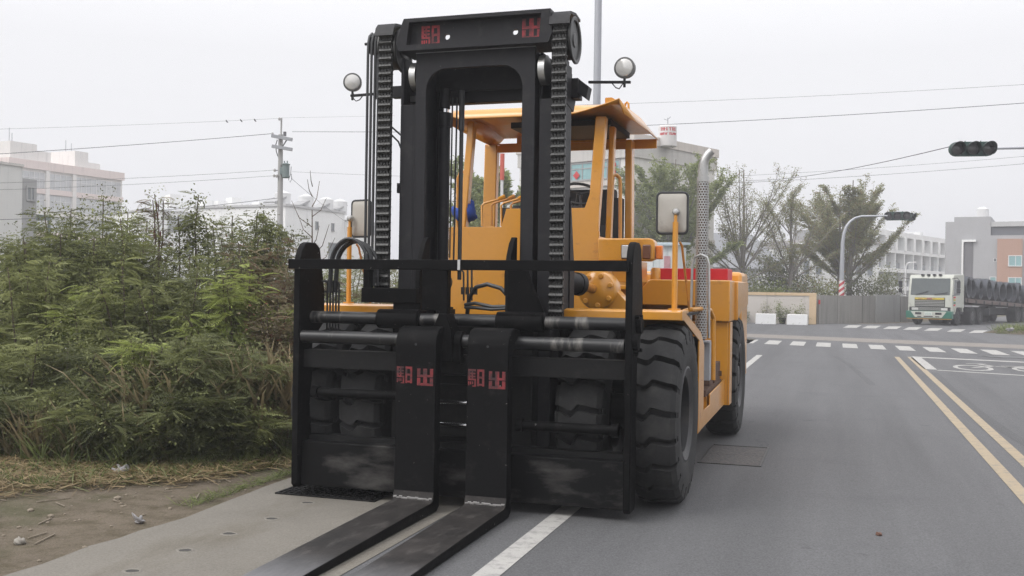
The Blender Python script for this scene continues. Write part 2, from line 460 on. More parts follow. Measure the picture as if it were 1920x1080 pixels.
# scooter pictogram in the waiting box: two wheels, body, handlebar
wc = gp(1877, 690)
for dx in (-.62, .62):
    for k in range(14):
        a0, a1 = 2 * PI * k / 14, 2 * PI * (k + 1) / 14
        b.quad(*[(wc.x + dx + math.cos(a) * r * .42, wc.y - .25 + math.sin(a) * r * .95, .0085) for a, r in ((a0, 1), (a1, 1), (a1, .76), (a0, .76))])
for a, c in (((-.62, -.2), (-.1, .5)), ((-.1, .5), (.62, .1)), ((-.1, .5), (-.35, 1.25)), ((.2, .35), (.62, -.2)), ((-.6, 1.25), (-.15, 1.3)), ((.1, .7), (.65, .75))):
    q = strip('', [(wc.x + a[0], wc.y + a[1]), (wc.x + c[0], wc.y + c[1])], .12, None, .009); b.add(q.v, q.f)
tag(b.build('road_box_marking', MAT['pwhite'], smooth=0), kind='structure')
# zebra crossings
z1 = MB()
for k in range(-2, 16):
    u = 1396 + 50.3 * k * (1 + .003 * k); c0 = Vector((-2.75 + .80 * k, 35.0 - .272 * k, .008)); d = Vector((0, 1, 0)); s_ = Vector((.22, -.07, 0))
    c1 = c0 + Vector((0, -1.35, 0)); c2 = c0 + Vector((0, 1.35, 0))
    z1.quad(c1 - s_, c1 + s_, c2 + s_, c2 - s_)
tag(z1.build('zebra_crossing', MAT['pwhite'], smooth=0), kind='structure')
z2 = MB()
for (u, v) in ((1580, 612), (1616, 613), (1655, 614.3), (1693, 615.8), (1732, 617.6), (1775, 619.6), (1816, 621.7)):
    z2.quad(gp(u, v + 2.4), gp(u + 26, v + 2.6), gp(u + 36, v - 2.2), gp(u + 11, v - 2.4))
tag(z2.build('far_zebra_crossing', MAT['pwhite'], smooth=0), kind='structure')
b = MB()
pn = [(-60, 57.4), (-3.15, 38.2), (5.35, 35.3), (60, 17)]; pf = [(-60, 60.6), (-3.35, 41.4), (5.6, 38.2), (60, 20)]
for i in range(3): b.quad((*pn[i], .008), (*pn[i + 1], .008), (*pf[i + 1], .008), (*pf[i], .008))
tag(b.build('concrete_band_across_road', MAT['band'], smooth=0), kind='structure')
# concrete gutter strip with a ragged edge where the dirt has crept over it
b = MB(); rr = random.Random(3); ys = [-15 + .22 * i for i in range(236)]
xl = []; wv = 0
for y in ys:
    wv = wv * .8 + rr.uniform(-.035, .035); xl.append(-4.44 + wv + (.14 * math.sin(y * 1.3) * (1 if y < 7.4 else .3)) * .5 + (max(0, 6.0 - y) * .07 if y > 2 else .28))
for i in range(len(ys) - 1):
    b.quad((xl[i], ys[i], .008), (-2.66, ys[i], .008), (-2.66, ys[i + 1], .008), (xl[i + 1], ys[i + 1], .008))
tag(b.build('concrete_gutter_strip', MAT['concrete'], smooth=0), kind='structure')

# faint tyre scuffs swinging across the lane
sm = asphalt('asphalt_scuffed', (.100, .100, .103), (.09, .09, .094))
for px_, wd in (([(1752, 698), (1790, 735), (1838, 775), (1885, 808), (1935, 838)], .14), ([(1566, 668), (1590, 682), (1612, 700), (1636, 722)], .13)):
    q = strip('', [gp(*p) for p in px_], wd, None, .0062); tag(q.build('road_tyre_scuff', sm, smooth=0), kind='structure')
# dark flat disc at the stop box: a pothole's shadow put into the colour
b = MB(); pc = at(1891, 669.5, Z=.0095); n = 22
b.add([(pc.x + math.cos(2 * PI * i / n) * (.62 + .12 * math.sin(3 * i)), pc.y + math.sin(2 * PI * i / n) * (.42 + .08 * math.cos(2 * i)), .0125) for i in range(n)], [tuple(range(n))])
tag(b.build('road_pothole_shade', M('pothole_shade', (.02, .02, .021), .35, 0, .3, 6), smooth=0), kind='structure')

# ------------------------------------------------------------------ small things on the road and the strip
mt = thing('manhole_cover', (-.947, 10.46, 0), 'rectangular cast iron double cover set in the asphalt beside the rear tyre', 'manhole cover')
mc_iron = M('cast_iron_worn', (.072, .069, .068), .75, .1, .3, 14, bump=1.0, bscale=30, bdist=.02, dirt=(.125, .105, .095), damt=.6, dscale=22)
b = MB()
x0, x1, y0, y1 = -1.246, -.648, 9.84, 11.07
for (a0, a1, b0, b1) in ((x0, x1, y0, y0 + .018), (x0, x1, y1 - .018, y1), (x0, x0 + .018, y0 + .018, y1 - .018), (x1 - .018, x1, y0 + .018, y1 - .018)): b.box(a0, a1, b0, b1, -.02, .012)
b.build('frame', M('cover_frame', (.06, .058, .057), .6, .2, .4, 12), mt)
for k in range(2):
    b = MB(); ya, yb = y0 + .024 + k * .592, y0 + .024 + k * .592 + .588
    b.box(x0 + .024, x1 - .024, ya, yb, -.02, .007)
    b.build('lid', mc_iron, mt, smooth=0)

gt = thing('drain_grate', (-3.75, 7.27, 0), 'black steel bar grate over the gutter under the left end of the carriage', 'drain grate')
b = MB(); gx0, gx1, gy0, gy1 = -4.19, -3.33, 7.05, 7.43
b.box(gx0, gx1, gy0, gy0 + .02, .004, .02); b.box(gx0, gx1, gy1 - .02, gy1, .004, .02); b.box(gx0, gx0 + .02, gy0 + .02, gy1 - .02, .004, .02); b.box(gx1 - .02, gx1, gy0 + .02, gy1 - .02, .004, .02)
b.build('frame', MAT['black_d'], gt, smooth=0)
b = MB()
for i in range(17): b.box(gx0 + .045 + i * .0475, gx0 + .057 + i * .0475, gy0 + .02, gy1 - .02, .009, .019)
for j in range(4): b.box(gx0 + .02, gx1 - .02, gy0 + .075 + j * .075, gy0 + .087 + j * .075, .0095, .0185)
b.build('bars', MAT['black_d'], gt, smooth=0)
b = MB(); b.quad((gx0 + .02, gy0 + .02, .0088), (gx1 - .02, gy0 + .02, .0088), (gx1 - .02, gy1 - .02, .0088), (gx0 + .02, gy1 - .02, .0088))
b.build('sump', M('dark_sump', (.008, .008, .008), .9, 0, .2), gt, smooth=0)

hole_m = M('hole_dark_grit', (.045, .042, .038), .95, 0, .4, 40, bump=.5, dirt=(.10, .09, .075), damt=.4, dscale=20)
rim_m = concrete('hole_rim', (.20, .185, .16), .15)
for k, (hx, hy, ord_) in enumerate(((-3.79, 6.85, 'nearest the drain grate'), (-3.76, 6.29, 'second from the drain grate'), (-3.79, 5.81, 'third from the drain grate'), (-3.80, 5.35, 'fourth from the drain grate'), (-3.80, 4.86, 'farthest from the drain grate'))):
    b = MB(); rr = random.Random(k); n = 14; ring = [rr.uniform(.85, 1.1) for _ in range(n)]
    P0 = [(hx + math.cos(2 * PI * i / n) * .062 * ring[i], hy + math.sin(2 * PI * i / n) * .055 * ring[i], .0085) for i in range(n)]
    P1 = [(hx + (p[0] - hx) * .8, hy + (p[1] - hy) * .8, .013) for p in P0]; P2 = [(hx + (p[0] - hx) * .66, hy + (p[1] - hy) * .66, .0095) for p in P0]
    b.add(P0 + P1 + P2, [(i, (i + 1) % n, n + (i + 1) % n, n + i) for i in range(n)] + [(n + i, n + (i + 1) % n, 2 * n + (i + 1) % n, 2 * n + i) for i in range(n)])
    b.mat(1).add(P2, [tuple(range(n))])
    tag(b.build('drain_hole', [rim_m, hole_m], org=(hx, hy, 0), smooth=0), 'small round drain hole in the concrete strip, ' + ord_, 'drain hole', 'drain holes along the concrete strip')


def lump(name, c, r, mat, label, cat, seed, sz=.6, spikes=.5):
    rr = np.random.RandomState(seed); bm = bmesh.new(); bmesh.ops.create_icosphere(bm, subdivisions=3, radius=1)
    fx = [rr.uniform(1, 4, 3) for _ in range(5)]
    for v in bm.verts:
        p = np.array(v.co); d = 1 + spikes * sum(math.sin(float(f @ p) * 1.7 + i * 2) for i, f in enumerate(fx)) / 5
        v.co = Vector((p[0] * r * d, p[1] * r * d, (p[2] + .7) * r * sz * d))
    me = bpy.data.meshes.new(name); bm.to_mesh(me); bm.free(); me.materials.append(mat)
    for p in me.polygons: p.use_smooth = True
    o = bpy.data.objects.new(name, me); COL.objects.link(o); o.location = c
    return tag(o, label, cat)


plastic = M('crumpled_plastic', (.26, .25, .25), .35, 0, .2, 25, bump=.8, bscale=25, bdist=.02)
lump('plastic_bag', at(228, 887, Z=.03), .06, plastic, 'small crumpled white plastic bag lying on the dry straw', 'litter', 4, .5, 1.0)
lump('plastic_bag', at(500, 775, Z=.3), .1, plastic, 'pale crumpled plastic bag caught in the weeds beside the carriage', 'litter', 9, 1.3, .9)
lump('brick_chip', at(1648, 1004, Z=.004), .022, M('brick_chip', (.13, .07, .05), .9, 0, .3), 'small brown brick chip lying alone on the asphalt', 'stone', 2, .6, .5)
lump('stone', at(38, 1020, Z=.0), .035, M('pale_stone', (.25, .23, .2), .9, 0, .2), 'pale stone on the bare dirt at the left edge', 'stone', 12, .7, .4)
lump('paper_scrap', at(260, 980, Z=.005), .035, plastic, 'torn pale scrap of paper on the dirt by the concrete edge', 'litter', 21, .8, 1.1)

# ------------------------------------------------------------------ buildings
def place_face(u0, D0, u1, D1):
    """base corner, length and turn of a facade whose ends are seen at u0, u1 with depths D0, D1"""
    a, c = at(u0, 545, D=D0), at(u1, 545, D=D1); a.z = c.z = 0
    d = c - a; return a, d.length, math.atan2(d.y, d.x)


def building(name, a, rz, label, cat='building'):
    t = thing(name, a, label, cat); t.rotation_euler.z = rz; return t


LB = dict(org=(0, 0, 0))


def window(root, x0, x1, z0, z1, mglass, mframe, y=0.0, mull=(), tr=(), fr=.07, face='y', out=.05):
    """frame and panes on a facade plane (face 'y': normal -y at y; face 'x': normal -x at x=y)"""
    b = MB(); g_ = MB()
    def bx(a0, a1, c0, c1, d0, d1, t):
        t.box(a0, a1, y - d1, y - d0, c0, c1) if face == 'y' else t.box(y - d1, y - d0, a0, a1, c0, c1)
    bx(x0, x1, z1 - fr, z1, 0, out, b); bx(x0, x1, z0, z0 + fr, 0, out + .03, b)
    bx(x0, x0 + fr, z0 + fr, z1 - fr, 0, out, b); bx(x1 - fr, x1, z0 + fr, z1 - fr, 0, out, b)
    for m in mull: bx(m - fr * .35, m + fr * .35, z0 + fr, z1 - fr, .002, out - .005, b)
    for h in tr: bx(x0 + fr, x1 - fr, h - fr * .35, h + fr * .35, .003, out - .008, b)
    f = b.build('window', mframe, root, smooth=0, **LB)
    bx(x0 + fr, x1 - fr, z0 + fr, z1 - fr, .0, .012, g_)
    g_.build('pane', mglass, f, smooth=0, **LB)
    return f


MAT['gl_dark'] = glass('window_glass_dark', (.10, .115, .125)); MAT['gl_teal'] = glass('window_glass_teal', (.22, .40, .41), .25)
MAT['gl_grey'] = glass('window_glass_grey', (.17, .19, .20)); MAT['frame_w'] = M('window_frame_white', (.6, .6, .6), .5, 0, .05)
MAT['frame_g'] = M('window_frame_grey', (.3, .3, .3), .5, 0, .05)
render = lambda n, c, s=.25: concrete(n, c, .06, tuple(x * .72 for x in c), s, True)

# house at the corner, three storeys, behind the cab
hw = render('render_grey_beige', (.70, .68, .64)); hf = render('fascia_grey', (.56, .54, .51), .4); hc = render('coping_beige', (.62, .57, .52))
H = building('corner_house', (-11.9, 61.3, 0), math.atan2(.9, .43), 'grey beige three storey house with flat roof behind the cab of the forklift', 'house')
MB().box(0, 9.2, 0, 9.5, 0, 9.85).build('wall', hw, H, **LB)
b = MB(); b.box(-.12, 9.3, -.12, 9.6, 9.85, 10.75); rf = b.build('roof', hf, H, **LB)
b = MB(); b.box(-.2, 9.4, -.2, .05, 10.75, 11.3); b.box(-.2, 9.4, 9.45, 9.7, 10.75, 11.3); b.box(-.2, .05, .05, 9.45, 10.75, 11.3); b.box(9.15, 9.4, .05, 9.45, 10.75, 11.3); b.build('coping', hc, rf, **LB)
b = MB(); b.box(-.16, 9.2, -.16, 9.5, 8.2, 8.5); b.build('ledge', hc, H, **LB)
b = MB(); b.box(-.1, 9.2, -.1, 9.5, 4.9, 5.15); b.build('ledge', hc, H, **LB)
window(H, 1.0, 5.0, 8.62, 10.0 - .2, MAT['gl_teal'], MAT['frame_g'], 0, (2.0, 3.0, 4.0), (9.4,), .09, 'x')
window(H, 1.2, 4.6, 5.6, 7.3, MAT['gl_dark'], MAT['frame_g'], 0, (2.3, 3.4), (6.8,), .09, 'x')
for x in (1.6, 5.6): window(H, x, x + 1.6, 5.7, 7.2, MAT['gl_dark'], MAT['frame_g'], 0, (x + .8,), (), .08, 'y')
b = MB(); b.box(-.05, -.005, 5.12, 5.45, 8.65, 10.0 - .25); b.box(-.09, -.055, 1.3, 1.62, 8.75, 9.6)
b.obox((-.075, 4.45, 9.0), (0, .14, .14), (0, -.14, .14), (.012, 0, 0)); b.box(-.05, -.005, 2.5, 3.6, 9.83, 9.848)
b.build('red_couplet', M('red_paper', (.5, .04, .04), .8, 0, .1, 6), H, **LB)
L = building('low_house', (-17.6, 63.7, 0), math.atan2(.9, .43), 'low beige house with a flat roof left of the corner house', 'house')
MB().box(.6, 9, 0, 9, 0, 7.6).build('wall', hw, L, **LB); MB().box(.45, 9.1, -.1, 9.1, 7.6, 8.05).build('roof', hc, L, **LB)
window(L, 2, 5, 4.8, 6.2, MAT['gl_dark'], MAT['frame_g'], .6, (3.5,), (), .09, 'x')
# water tank on its roof
tk = thing('water_tank', (-10.25, 63.9, 10.73), 'round steel water tank with red lettering on the roof of the corner house', 'water tank')
tm = M('tank_steel', (.66, .64, .63), .5, .1, .1, 4)
b = MB(); b.lathe([(.57, .06), (.58, .1), (.58, 1.3), (.5, 1.38), (.2, 1.46), (.0001, 1.47)], (-10.25, 63.9, 10.73)); b.build('body', tm, tk)
for i in range(4):
    b = MB(); a = PI / 4 + i * PI / 2; b.box(-10.25 + .42 * math.cos(a) - .04, -10.25 + .42 * math.cos(a) + .04, 63.9 + .42 * math.sin(a) - .04, 63.9 + .42 * math.sin(a) + .04, 10.752, 10.8); b.build('leg', MAT['greysteel'], tk)
b = MB(); rr = random.Random(5)
for row, (za, zb) in enumerate(((11.72, 11.93), (11.46, 11.60))):
    for side in range(2):
        for k in range(4 if row == 0 else 6):
            nn = 4 if row == 0 else 6; a = R_(-150 + side * 62 + (k + .5) * 52 / nn) + R_(18)
            for st in range(3):                                    # strokes of each painted character
                aa = a + rr.uniform(-.5, .5) * R_(34 / nn); z_ = rr.uniform(za, zb); hv = st % 2
                dx, dy = math.cos(aa), math.sin(aa); c = (-10.25 + dx * .583, 63.9 + dy * .583, z_ if hv else (za + zb) / 2)
                b.obox(c, (-dy * (.055 if hv else .016), dx * (.055 if hv else .016), 0), (dx * .006, dy * .006, 0), (0, 0, .018 if hv else (zb - za) / 2))
b.build('lettering', M('tank_lettering', (.5, .06, .07), .7, 0, .1), tk, smooth=0)
b = MB(); b.tube([(-10.25, 63.9, 12.2), (-10.25, 63.9, 12.6)], .03, 6); b.tube([(-10.25, 63.9, 12.5), (-10.05, 63.8, 12.65)], .025, 5); b.tube([(-10.25, 63.9, 12.45), (-10.5, 63.95, 12.55)], .025, 5)
b.build('valve_pipe', MAT['greysteel'], tk)

# grey blank-walled building at the left edge
a, ln, rz = place_face(-130, 54, 66, 60)
B = building('grey_building', a, rz, 'pale grey blank walled building with one small window at the left edge', 'building')
gw = render('wall_pale_grey', (.64, .64, .62), .15)
MB().box(0, ln - 1.0, 0, 9, 0, 8.35).build('wall', gw, B, **LB)
MB().box(ln - 1.0, ln, .0, 7.5, 0, 7.7).build('stair_tower', render('stair_grey', (.33, .33, .325)), B, **LB)
MB().box(-.1, ln - .95, -.08, 9.1, 8.35, 8.5).build('roof', hf, B, **LB)
window(B, ln - .75, ln - .12, 6.4, 7.3, MAT['gl_grey'], MAT['frame_g'], 0, (ln - .42,), (), .1)
b = MB(); b.box(ln + .003, ln + 1.9, 1, 7, 2.5, 2.7); b.box(ln + .003, ln + 1.9, 1, 7, 5.45, 5.75); b.box(ln + 1.78, ln + 1.9, 1, 1.15, 2.7, 5.45); b.box(ln + .003, ln + 2.0, .9, 1.0, 2.6, 3.7)
b.build('balcony', render('balcony_dark', (.14, .18, .17)), B, **LB)
# pink apartment block
a, ln, rz = place_face(14, 124, 229, 140)
A = building('pink_apartment_block', a, rz, 'tall pink and white apartment block with roof towers in the haze at left', 'building')
pw = render('wall_offwhite', (.80, .77, .74)); pp = render('band_pink', (.75, .64, .60)); pg_ = M('window_strip_glass', (.47, .48, .49), .35, 0, .25, .8)  # window strips lightened: distance haze is put into the glass colour
MB().box(0, ln, .3, 12, 0, 16.0).build('wall', pw, A, **LB)
b = MB(); b.box(-.1, ln + .1, -.05, 12, 15.85, 16.9); b.build('parapet', pp, A, **LB)
for k in range(5):
    z = 2.4 + k * 2.75
    MB().box(0, ln, .02, .3, z - .55, z + .12).build('spandrel', pp if k % 2 == 0 else pw, A, **LB)
    for (xa, xb) in ((.6, ln * .29), (ln * .33, ln * .52), (ln * .56, ln - .4)):
        f = MB().box(xa, xb, .19, .297, z + .125, z + 2.1).build('window', pg_, A, **LB)
        b = MB(); nn = max(3, int((xb - xa) / .75))
        for i in range(nn + 1): xx = xa + (xb - xa) * i / nn; b.box(xx - .05, xx + .05, .12, .185, z + .125, z + 2.1)
        b.box(xa, xb, .125, .18, z + 1.35, z + 1.43)
        b.build('mullions', MAT['frame_w'], f, smooth=0, **LB)
b = MB()
for xa, xb in ((0, .55), (ln * .295, ln * .325), (ln * .525, ln * .555)): b.box(xa, xb, -.1, .3, 0, 15.8)
b.build('pier', pw, A, **LB)
b = MB(); b.box(.4, 4.2, .4, 5, 16.9, 19.0); b.box(4.2, 6.6, .8, 5, 16.9, 18.3); b.build('roof_tower', pw, A, **LB)
b = MB(); b.box(ln * .56, ln * .68, .4, 5, 16.9, 19.0); b.box(ln * .68, ln * .79, .4, 5, 16.9, 17.7); b.build('roof_tower', pw, A, **LB)
b = MB()
for x, h in ((2.2, 21), (2.6, 20.4), (ln * .6, 20.6), (ln * .65, 20.3)): b.tube([(x, 3, 18.9), (x, 3, h)], .05, 5)
b.build('antenna', MAT['greysteel'], A, **LB)
# white row houses
a, ln, rz = place_face(262, 88, 525, 96)
W = building('white_row_houses', a, rz, 'white row of flat roofed houses showing through the bushes', 'building')
ww = render('wall_white', (.88, .88, .87), .12); wg = render('wall_grey_block', (.40, .41, .42))
b = MB(); b.box(0, ln * .42, 0, 8, 0, 8.0); b.box(ln * .42, ln, -1.2, 8, 0, 8.5); b.build('wall', ww, W, **LB)
MB().box(ln * .18, ln * .40, -.06, -.003, 6.3, 7.6).build('grey_panel', wg, W, **LB); MB().box(ln * .62, ln * .98, -1.3, -1.203, 6.6, 8.2).build('grey_panel', wg, W, **LB)
window(W, ln * .6, ln * .7, 6.7, 8.0, MAT['gl_teal'], MAT['frame_w'], -1.31, (ln * .65,), (), .1)
window(W, ln * .3, ln * .38, 4.2, 5.6, MAT['gl_grey'], MAT['frame_w'], 0, (ln * .34,), (), .1)
b = MB(); b.box(-.1, ln * .42, -.1, 8, 8.0, 8.15); b.box(ln * .42, ln + .1, -1.35, 8, 8.5, 8.7); b.build('roof', render('roof_white', (.55, .55, .55)), W, **LB)
for x in (.22, .46, .56, .66, .74, .86): MB().box(ln * x, ln * x + .9, 1, 2.5, 8.6, 9.5 + .3 * math.sin(x * 40)).build('roof_box', ww, W, **LB)
# white house to the right of the utility pole
a, ln, rz = place_face(533, 68, 704, 78)
W2 = building('white_house', a, rz, 'white flat roofed house with roof tanks right of the utility pole', 'house')
b = MB(); b.box(0, ln * .62, 0, 8, 0, 7.0); b.box(ln * .62, ln, -.6, 8, 0, 6.4); b.build('wall', ww, W2, **LB)
b = MB(); b.box(-.1, ln * .62, -.1, 8, 7.0, 7.15); b.box(ln * .62, ln + .1, -.7, 8, 6.4, 6.55); b.build('roof', render('roof_white2', (.55, .55, .55)), W2, **LB)
for x0, x1, z0, z1 in ((.30, .33, 5.6, 6.2), (.47, .5, 5.6, 6.2), (.44, .58, 3.6, 4.8), (.5, .58, 2.0, 2.9)): window(W2, ln * x0, ln * x1, z0, z1, MAT['gl_grey'], MAT['frame_g'], 0, (), (), .06)
b = MB(); b.box(ln * .7, ln * .97, -.68, -.603, 5.6, 6.3); b.build('grey_panel', wg, W2, **LB)
for x in (.2, .44, .66, .82):
    tkx = MB().lathe([(.55, 0), (.55, 1.0), (.1, 1.2)], (ln * x, 2, 7.1), n=12).build('roof_tank', MAT['frame_w'], W2, **LB)
for x in (.13, .38, .6, .78): MB().obox((ln * x, 2, 7.6), (.7, 0, .25), (0, .5, 0), (-.02, 0, .06)).build('solar_panel', MAT['frame_g'], W2, **LB)
# white shed behind the headlamp
sh = thing('white_shed', (-10, 44.6, 0), 'white panelled shed with streaky stains behind the headlamp of the forklift', 'shed')
shm = concrete('stained_white_panel', (.66, .68, .68), .04, (.36, .47, .49), .75, True)
b = MB()
for i in range(22): b.box(-13.4 + i * .3, -13.4 + i * .3 + .285, 44.58 + (.02 if i % 2 else 0), 48.5, 0, 3.72)
b.build('wall', shm, sh)
b = MB(); b.obox((-10.1, 46.6, 3.83), (3.45, 0, 0), (0, 2.2, .12), (0, 0, .05)); b.build('roof', M('shed_roof', (.42, .5, .54), .5, .2, .1, 4), sh)
b = MB(); b.box(-7.22, -6.95, 44.545, 44.575, 2.4, 3.2); b.build('notice_panel', M('notice', (.42, .22, .24), .7, 0, .5, 6), sh)
# white terraced apartments on the right, balconies in a grid
a, ln, rz = place_face(1622, 122, 1773, 146)
T = building('white_terrace_block', a, rz, 'white terraced apartment block with gridded balconies behind the right hand trees', 'building')
b = MB(); b.box(0, ln, 1.0, 9, 0, 9.6); b.build('wall', render('terrace_back', (.34, .34, .35)), T, **LB)
b = MB()
rows = ((0.4, 2.2), (2.75, 4.5), (5.0, 7.0), (7.4, 9.1)); nb = 9
for k, (za, zb) in enumerate(rows):
    zt = rows[k + 1][0] if k < 3 else 9.75
    b.box(-.1, ln + .1, -.25 if k == 1 else 0, 1.0, zb, zt)
for i in range(nb + 1):
    x = ln * i / nb
    for k, (za, zb) in enumerate(rows): b.box(x - (.14 if k < 3 else .45), x + (.14 if k < 3 else .45), .03 if k < 3 else -.12, .998, za, zb)
b.box(0, ln, .2, .998, 0, .4); b.build('frame_grid', ww, T, smooth=0, **LB)
for k, (za, zb) in enumerate(rows):
    for i in range(nb):
        xa, xb = ln * i / nb + .45, ln * (i + 1) / nb - .45
        f = MB().box(xa, xb, .55, .995, za + .003, za + .75).build('balcony_rail', MAT['gl_grey'], T, **LB) if k in (1, 2) else None
        if (i * 3 + k) % 4 != 1: window(T, xa, xb if (i + k) % 2 else xb - .5, za + .1, zb - .15, MAT['gl_dark'] if (i + k) % 3 else MAT['gl_teal'], MAT['frame_w'], .999, ((xa + xb) / 2 - .1,), (), .06)
for x in (.2, .36, .5, .7, .83): MB().box(ln * x, ln * x + 1.3, 2, 4, 9.75, 10.5 - .3 * math.sin(x * 30)).build('roof_box', ww, T, **LB)
# grey modern building with an orange panel
a, ln, rz = place_face(1771, 98, 1935, 94.4)
G = building('grey_modern_building', a, rz, 'grey modern building with an orange brick panel behind the flatbed truck', 'building')
gm = render('wall_mid_grey', (.40, .40, .41), .1)
X = lambda u: ln * (u - 1771) / (1935 - 1771) * (1.06 - .06 * (u - 1771) / 164)
b = MB(); b.box(0, X(1787), .0, 10, 0, 8.75); b.box(X(1787), X(1855), -.003, 10, 0, 9.2); b.box(X(1855), ln, 0, 10, 0, 7.4); b.build('wall', gm, G, **LB)
MB().box(X(1855) + .01, ln + .2, .3, 10, 7.4, 8.25).build('roof_band', render('band_dark_grey', (.13, .135, .15)), G, **LB)
MB().box(X(1855) + .01, ln + .3, .1, 10, 8.25, 8.7).build('roof', render('roof_pale', (.5, .5, .5)), G, **LB)
f = MB().box(X(1868), X(1916), -.25, .0, 1.6, 7.05).build('orange_panel', render('orange_brick', (.44, .27, .20), .1), G, **LB)
for z0, z1 in ((4.45, 5.5), (2.4, 3.45)):
    window(G, X(1889), X(1916) - .02, z0, z1, MAT['gl_teal'], MAT['frame_w'], -.25, (X(1903),), (), .08)
window(G, X(1854), X(1867), 2.6, 3.5, MAT['gl_teal'], MAT['frame_w'], 0, (), (), .07)
window(G, X(1861), X(1867), 4.9, 5.25, MAT['gl_dark'], MAT['frame_w'], 0, (), (), .04)
b = MB(); b.box(X(1802), X(1805), -.3, .0, 0, 7.0); b.box(X(1805), X(1828), -.3, .0, 6.8, 7.0); f = b.build('white_frame', ww, G, **LB)
MB().box(X(1805) + .01, X(1823), -.05, .0, 0, 6.78).build('recess', render('recess_dark', (.17, .165, .175)), G, **LB)
MB().lathe([(.55, 0), (.55, .8), (.2, 1.0)], (X(1838), 1.2, 9.2), n=14).build('roof_tank', MAT['frame_w'], G, **LB)
# far grey-roofed halls seen between the trees
a, ln, rz = place_face(1322, 92, 1465, 98)
Q = building('distant_hall', a, rz, 'pale hall with a slatted canopy and dark grey roof seen behind the bare trees', 'building')
b = MB(); b.box(0, ln, 0, 8, 0, 3.9); b.build('wall', render('hall_wall', (.45, .45, .45)), Q, **LB)
b = MB(); b.prism([(-.6, 3.9), (8.4, 3.9), (8.4, 7.0), (4, 7.4)], 'x', -.4, ln + .4); b.build('roof', render('hall_roof', (.26, .265, .28)), Q, **LB)
b = MB()
for k in range(5): b.box(ln * .5, ln, -1.9, -1.5, .9 + k * .55, 1.2 + k * .55)
b.build('canopy', ww, Q, smooth=0, **LB)
for x in (.1, .3): window(Q, ln * x, ln * (x + .13), 1.6, 3.0, MAT['gl_grey'], MAT['frame_w'], 0, (), (), .1)
a, ln, rz = place_face(1450, 104, 1640, 112)
Q = building('distant_row', a, rz, 'hazy white row of houses far behind the middle trees', 'building')
b = MB(); b.box(0, ln * .5, 0, 8, 0, 6.2); b.box(ln * .5, ln, -.5, 8, 0, 7.2); b.build('wall', ww, Q, **LB)
b = MB(); b.box(-.1, ln * .5, -.3, 8, 6.2, 6.8); b.box(ln * .5, ln + .1, -.8, 8, 7.2, 7.5); b.build('roof', render('row_roof', (.4, .38, .37)), Q, **LB)
for k in range(8): window(Q, ln * (.03 + .12 * k), ln * (.1 + .12 * k), 3.6, 5.2, MAT['gl_grey'], MAT['frame_w'], 0 if k < 4 else -.5, (), (), .1)

# ------------------------------------------------------------------ walls by the junction
bw = thing('garden_wall', (-4, 56.6, 0), 'low pale plastered wall with an ochre border behind the white planter blocks', 'wall')
beige = render('plaster_beige', (.56, .52, .485), .2); ochre = render('border_ochre', (.60, .45, .29), .2)
wl, wr, wy = -6.2, -.98, 56.6
MB().box(wl, wr - .36, wy, wy + .2, 0, 1.52).build('panel', beige, bw)
b = MB(); b.box(wl, wr - .36, wy - .04, wy + .24, 1.52, 1.68); b.box(wr - .36, wr, wy - .04, wy + .24, 0, 1.68); b.build('border', ochre, bw)
cw = thing('concrete_wall', (1.4, 61, 0), 'mouldy old concrete wall running behind the far signal pole', 'wall')
b = MB()
segs = [((-.93, 57.1), (.0, 58.9)), ((.02, 58.95), (1.35, 61.2)), ((1.38, 61.25), (2.15, 62.6))]
for (p, q) in segs: b.bar((*p, .78), (*q, .78), .22, 1.56)
b.build('old_panel', MAT['oldwall'], cw, smooth=0)
b = MB(); b.bar((2.17, 62.5, .82), (3.62, 65.3, .82), .2, 1.64); b.build('new_panel', MAT['newwall'], cw, smooth=0)
b = MB(); b.bar((3.66, 65.5, .78), (5.0, 68.2, .78), .22, 1.56); b.build('old_panel', MAT['oldwall'], cw, smooth=0)
b = MB(); b.box(-.88, -.78, 57.0, 57.03, 1.08, 1.3); b.build('red_sticker', MAT['red'], cw)
wb = MAT['white']
for k, (u0, u1, v, lab) in enumerate(((1370, 1400, 606.5, 'leftmost and half hidden behind the rear tyre'), (1415, 1455.5, 608, 'in the middle of the three'), (1474, 1514.5, 609.5, 'right hand end with a chipped corner'))):
    p0, p1 = at(u0, v, Z=0), at(u1, v, Z=0); p1.y = p0.y = (p0.y + p1.y) / 2
    b = MB(); b.prism([(p0.x, 0), (p1.x, 0), (p1.x - .015, .5), (p1.x - .04, .55), (p0.x + .04, .55), (p0.x + .015, .5)], 'y', p0.y, p0.y + .4)
    tag(b.build('white_block', wb, org=(p0.x, p0.y, 0), bevel=.02), 'white painted concrete block by the low wall, ' + lab, 'concrete block', 'white concrete blocks along the low wall')

# ================================================================== THE FORKLIFT
CX = -2.72                                   # its centre line; front axle at y = 8
FL = thing('forklift', (CX, 8.0, 0), 'huge orange forklift with a tall black double chain mast parked at the roadside', 'forklift')


def part(mb, name, m, parent=FL, bevel=0.0, smooth=35, label=None):
    o = mb.build(name, m, parent, org=(CX, 8.0, 0), bevel=bevel, smooth=smooth)
    if label: o['label'] = label
    return o


def mx_(x): return 2 * CX - x                # mirror to the other side


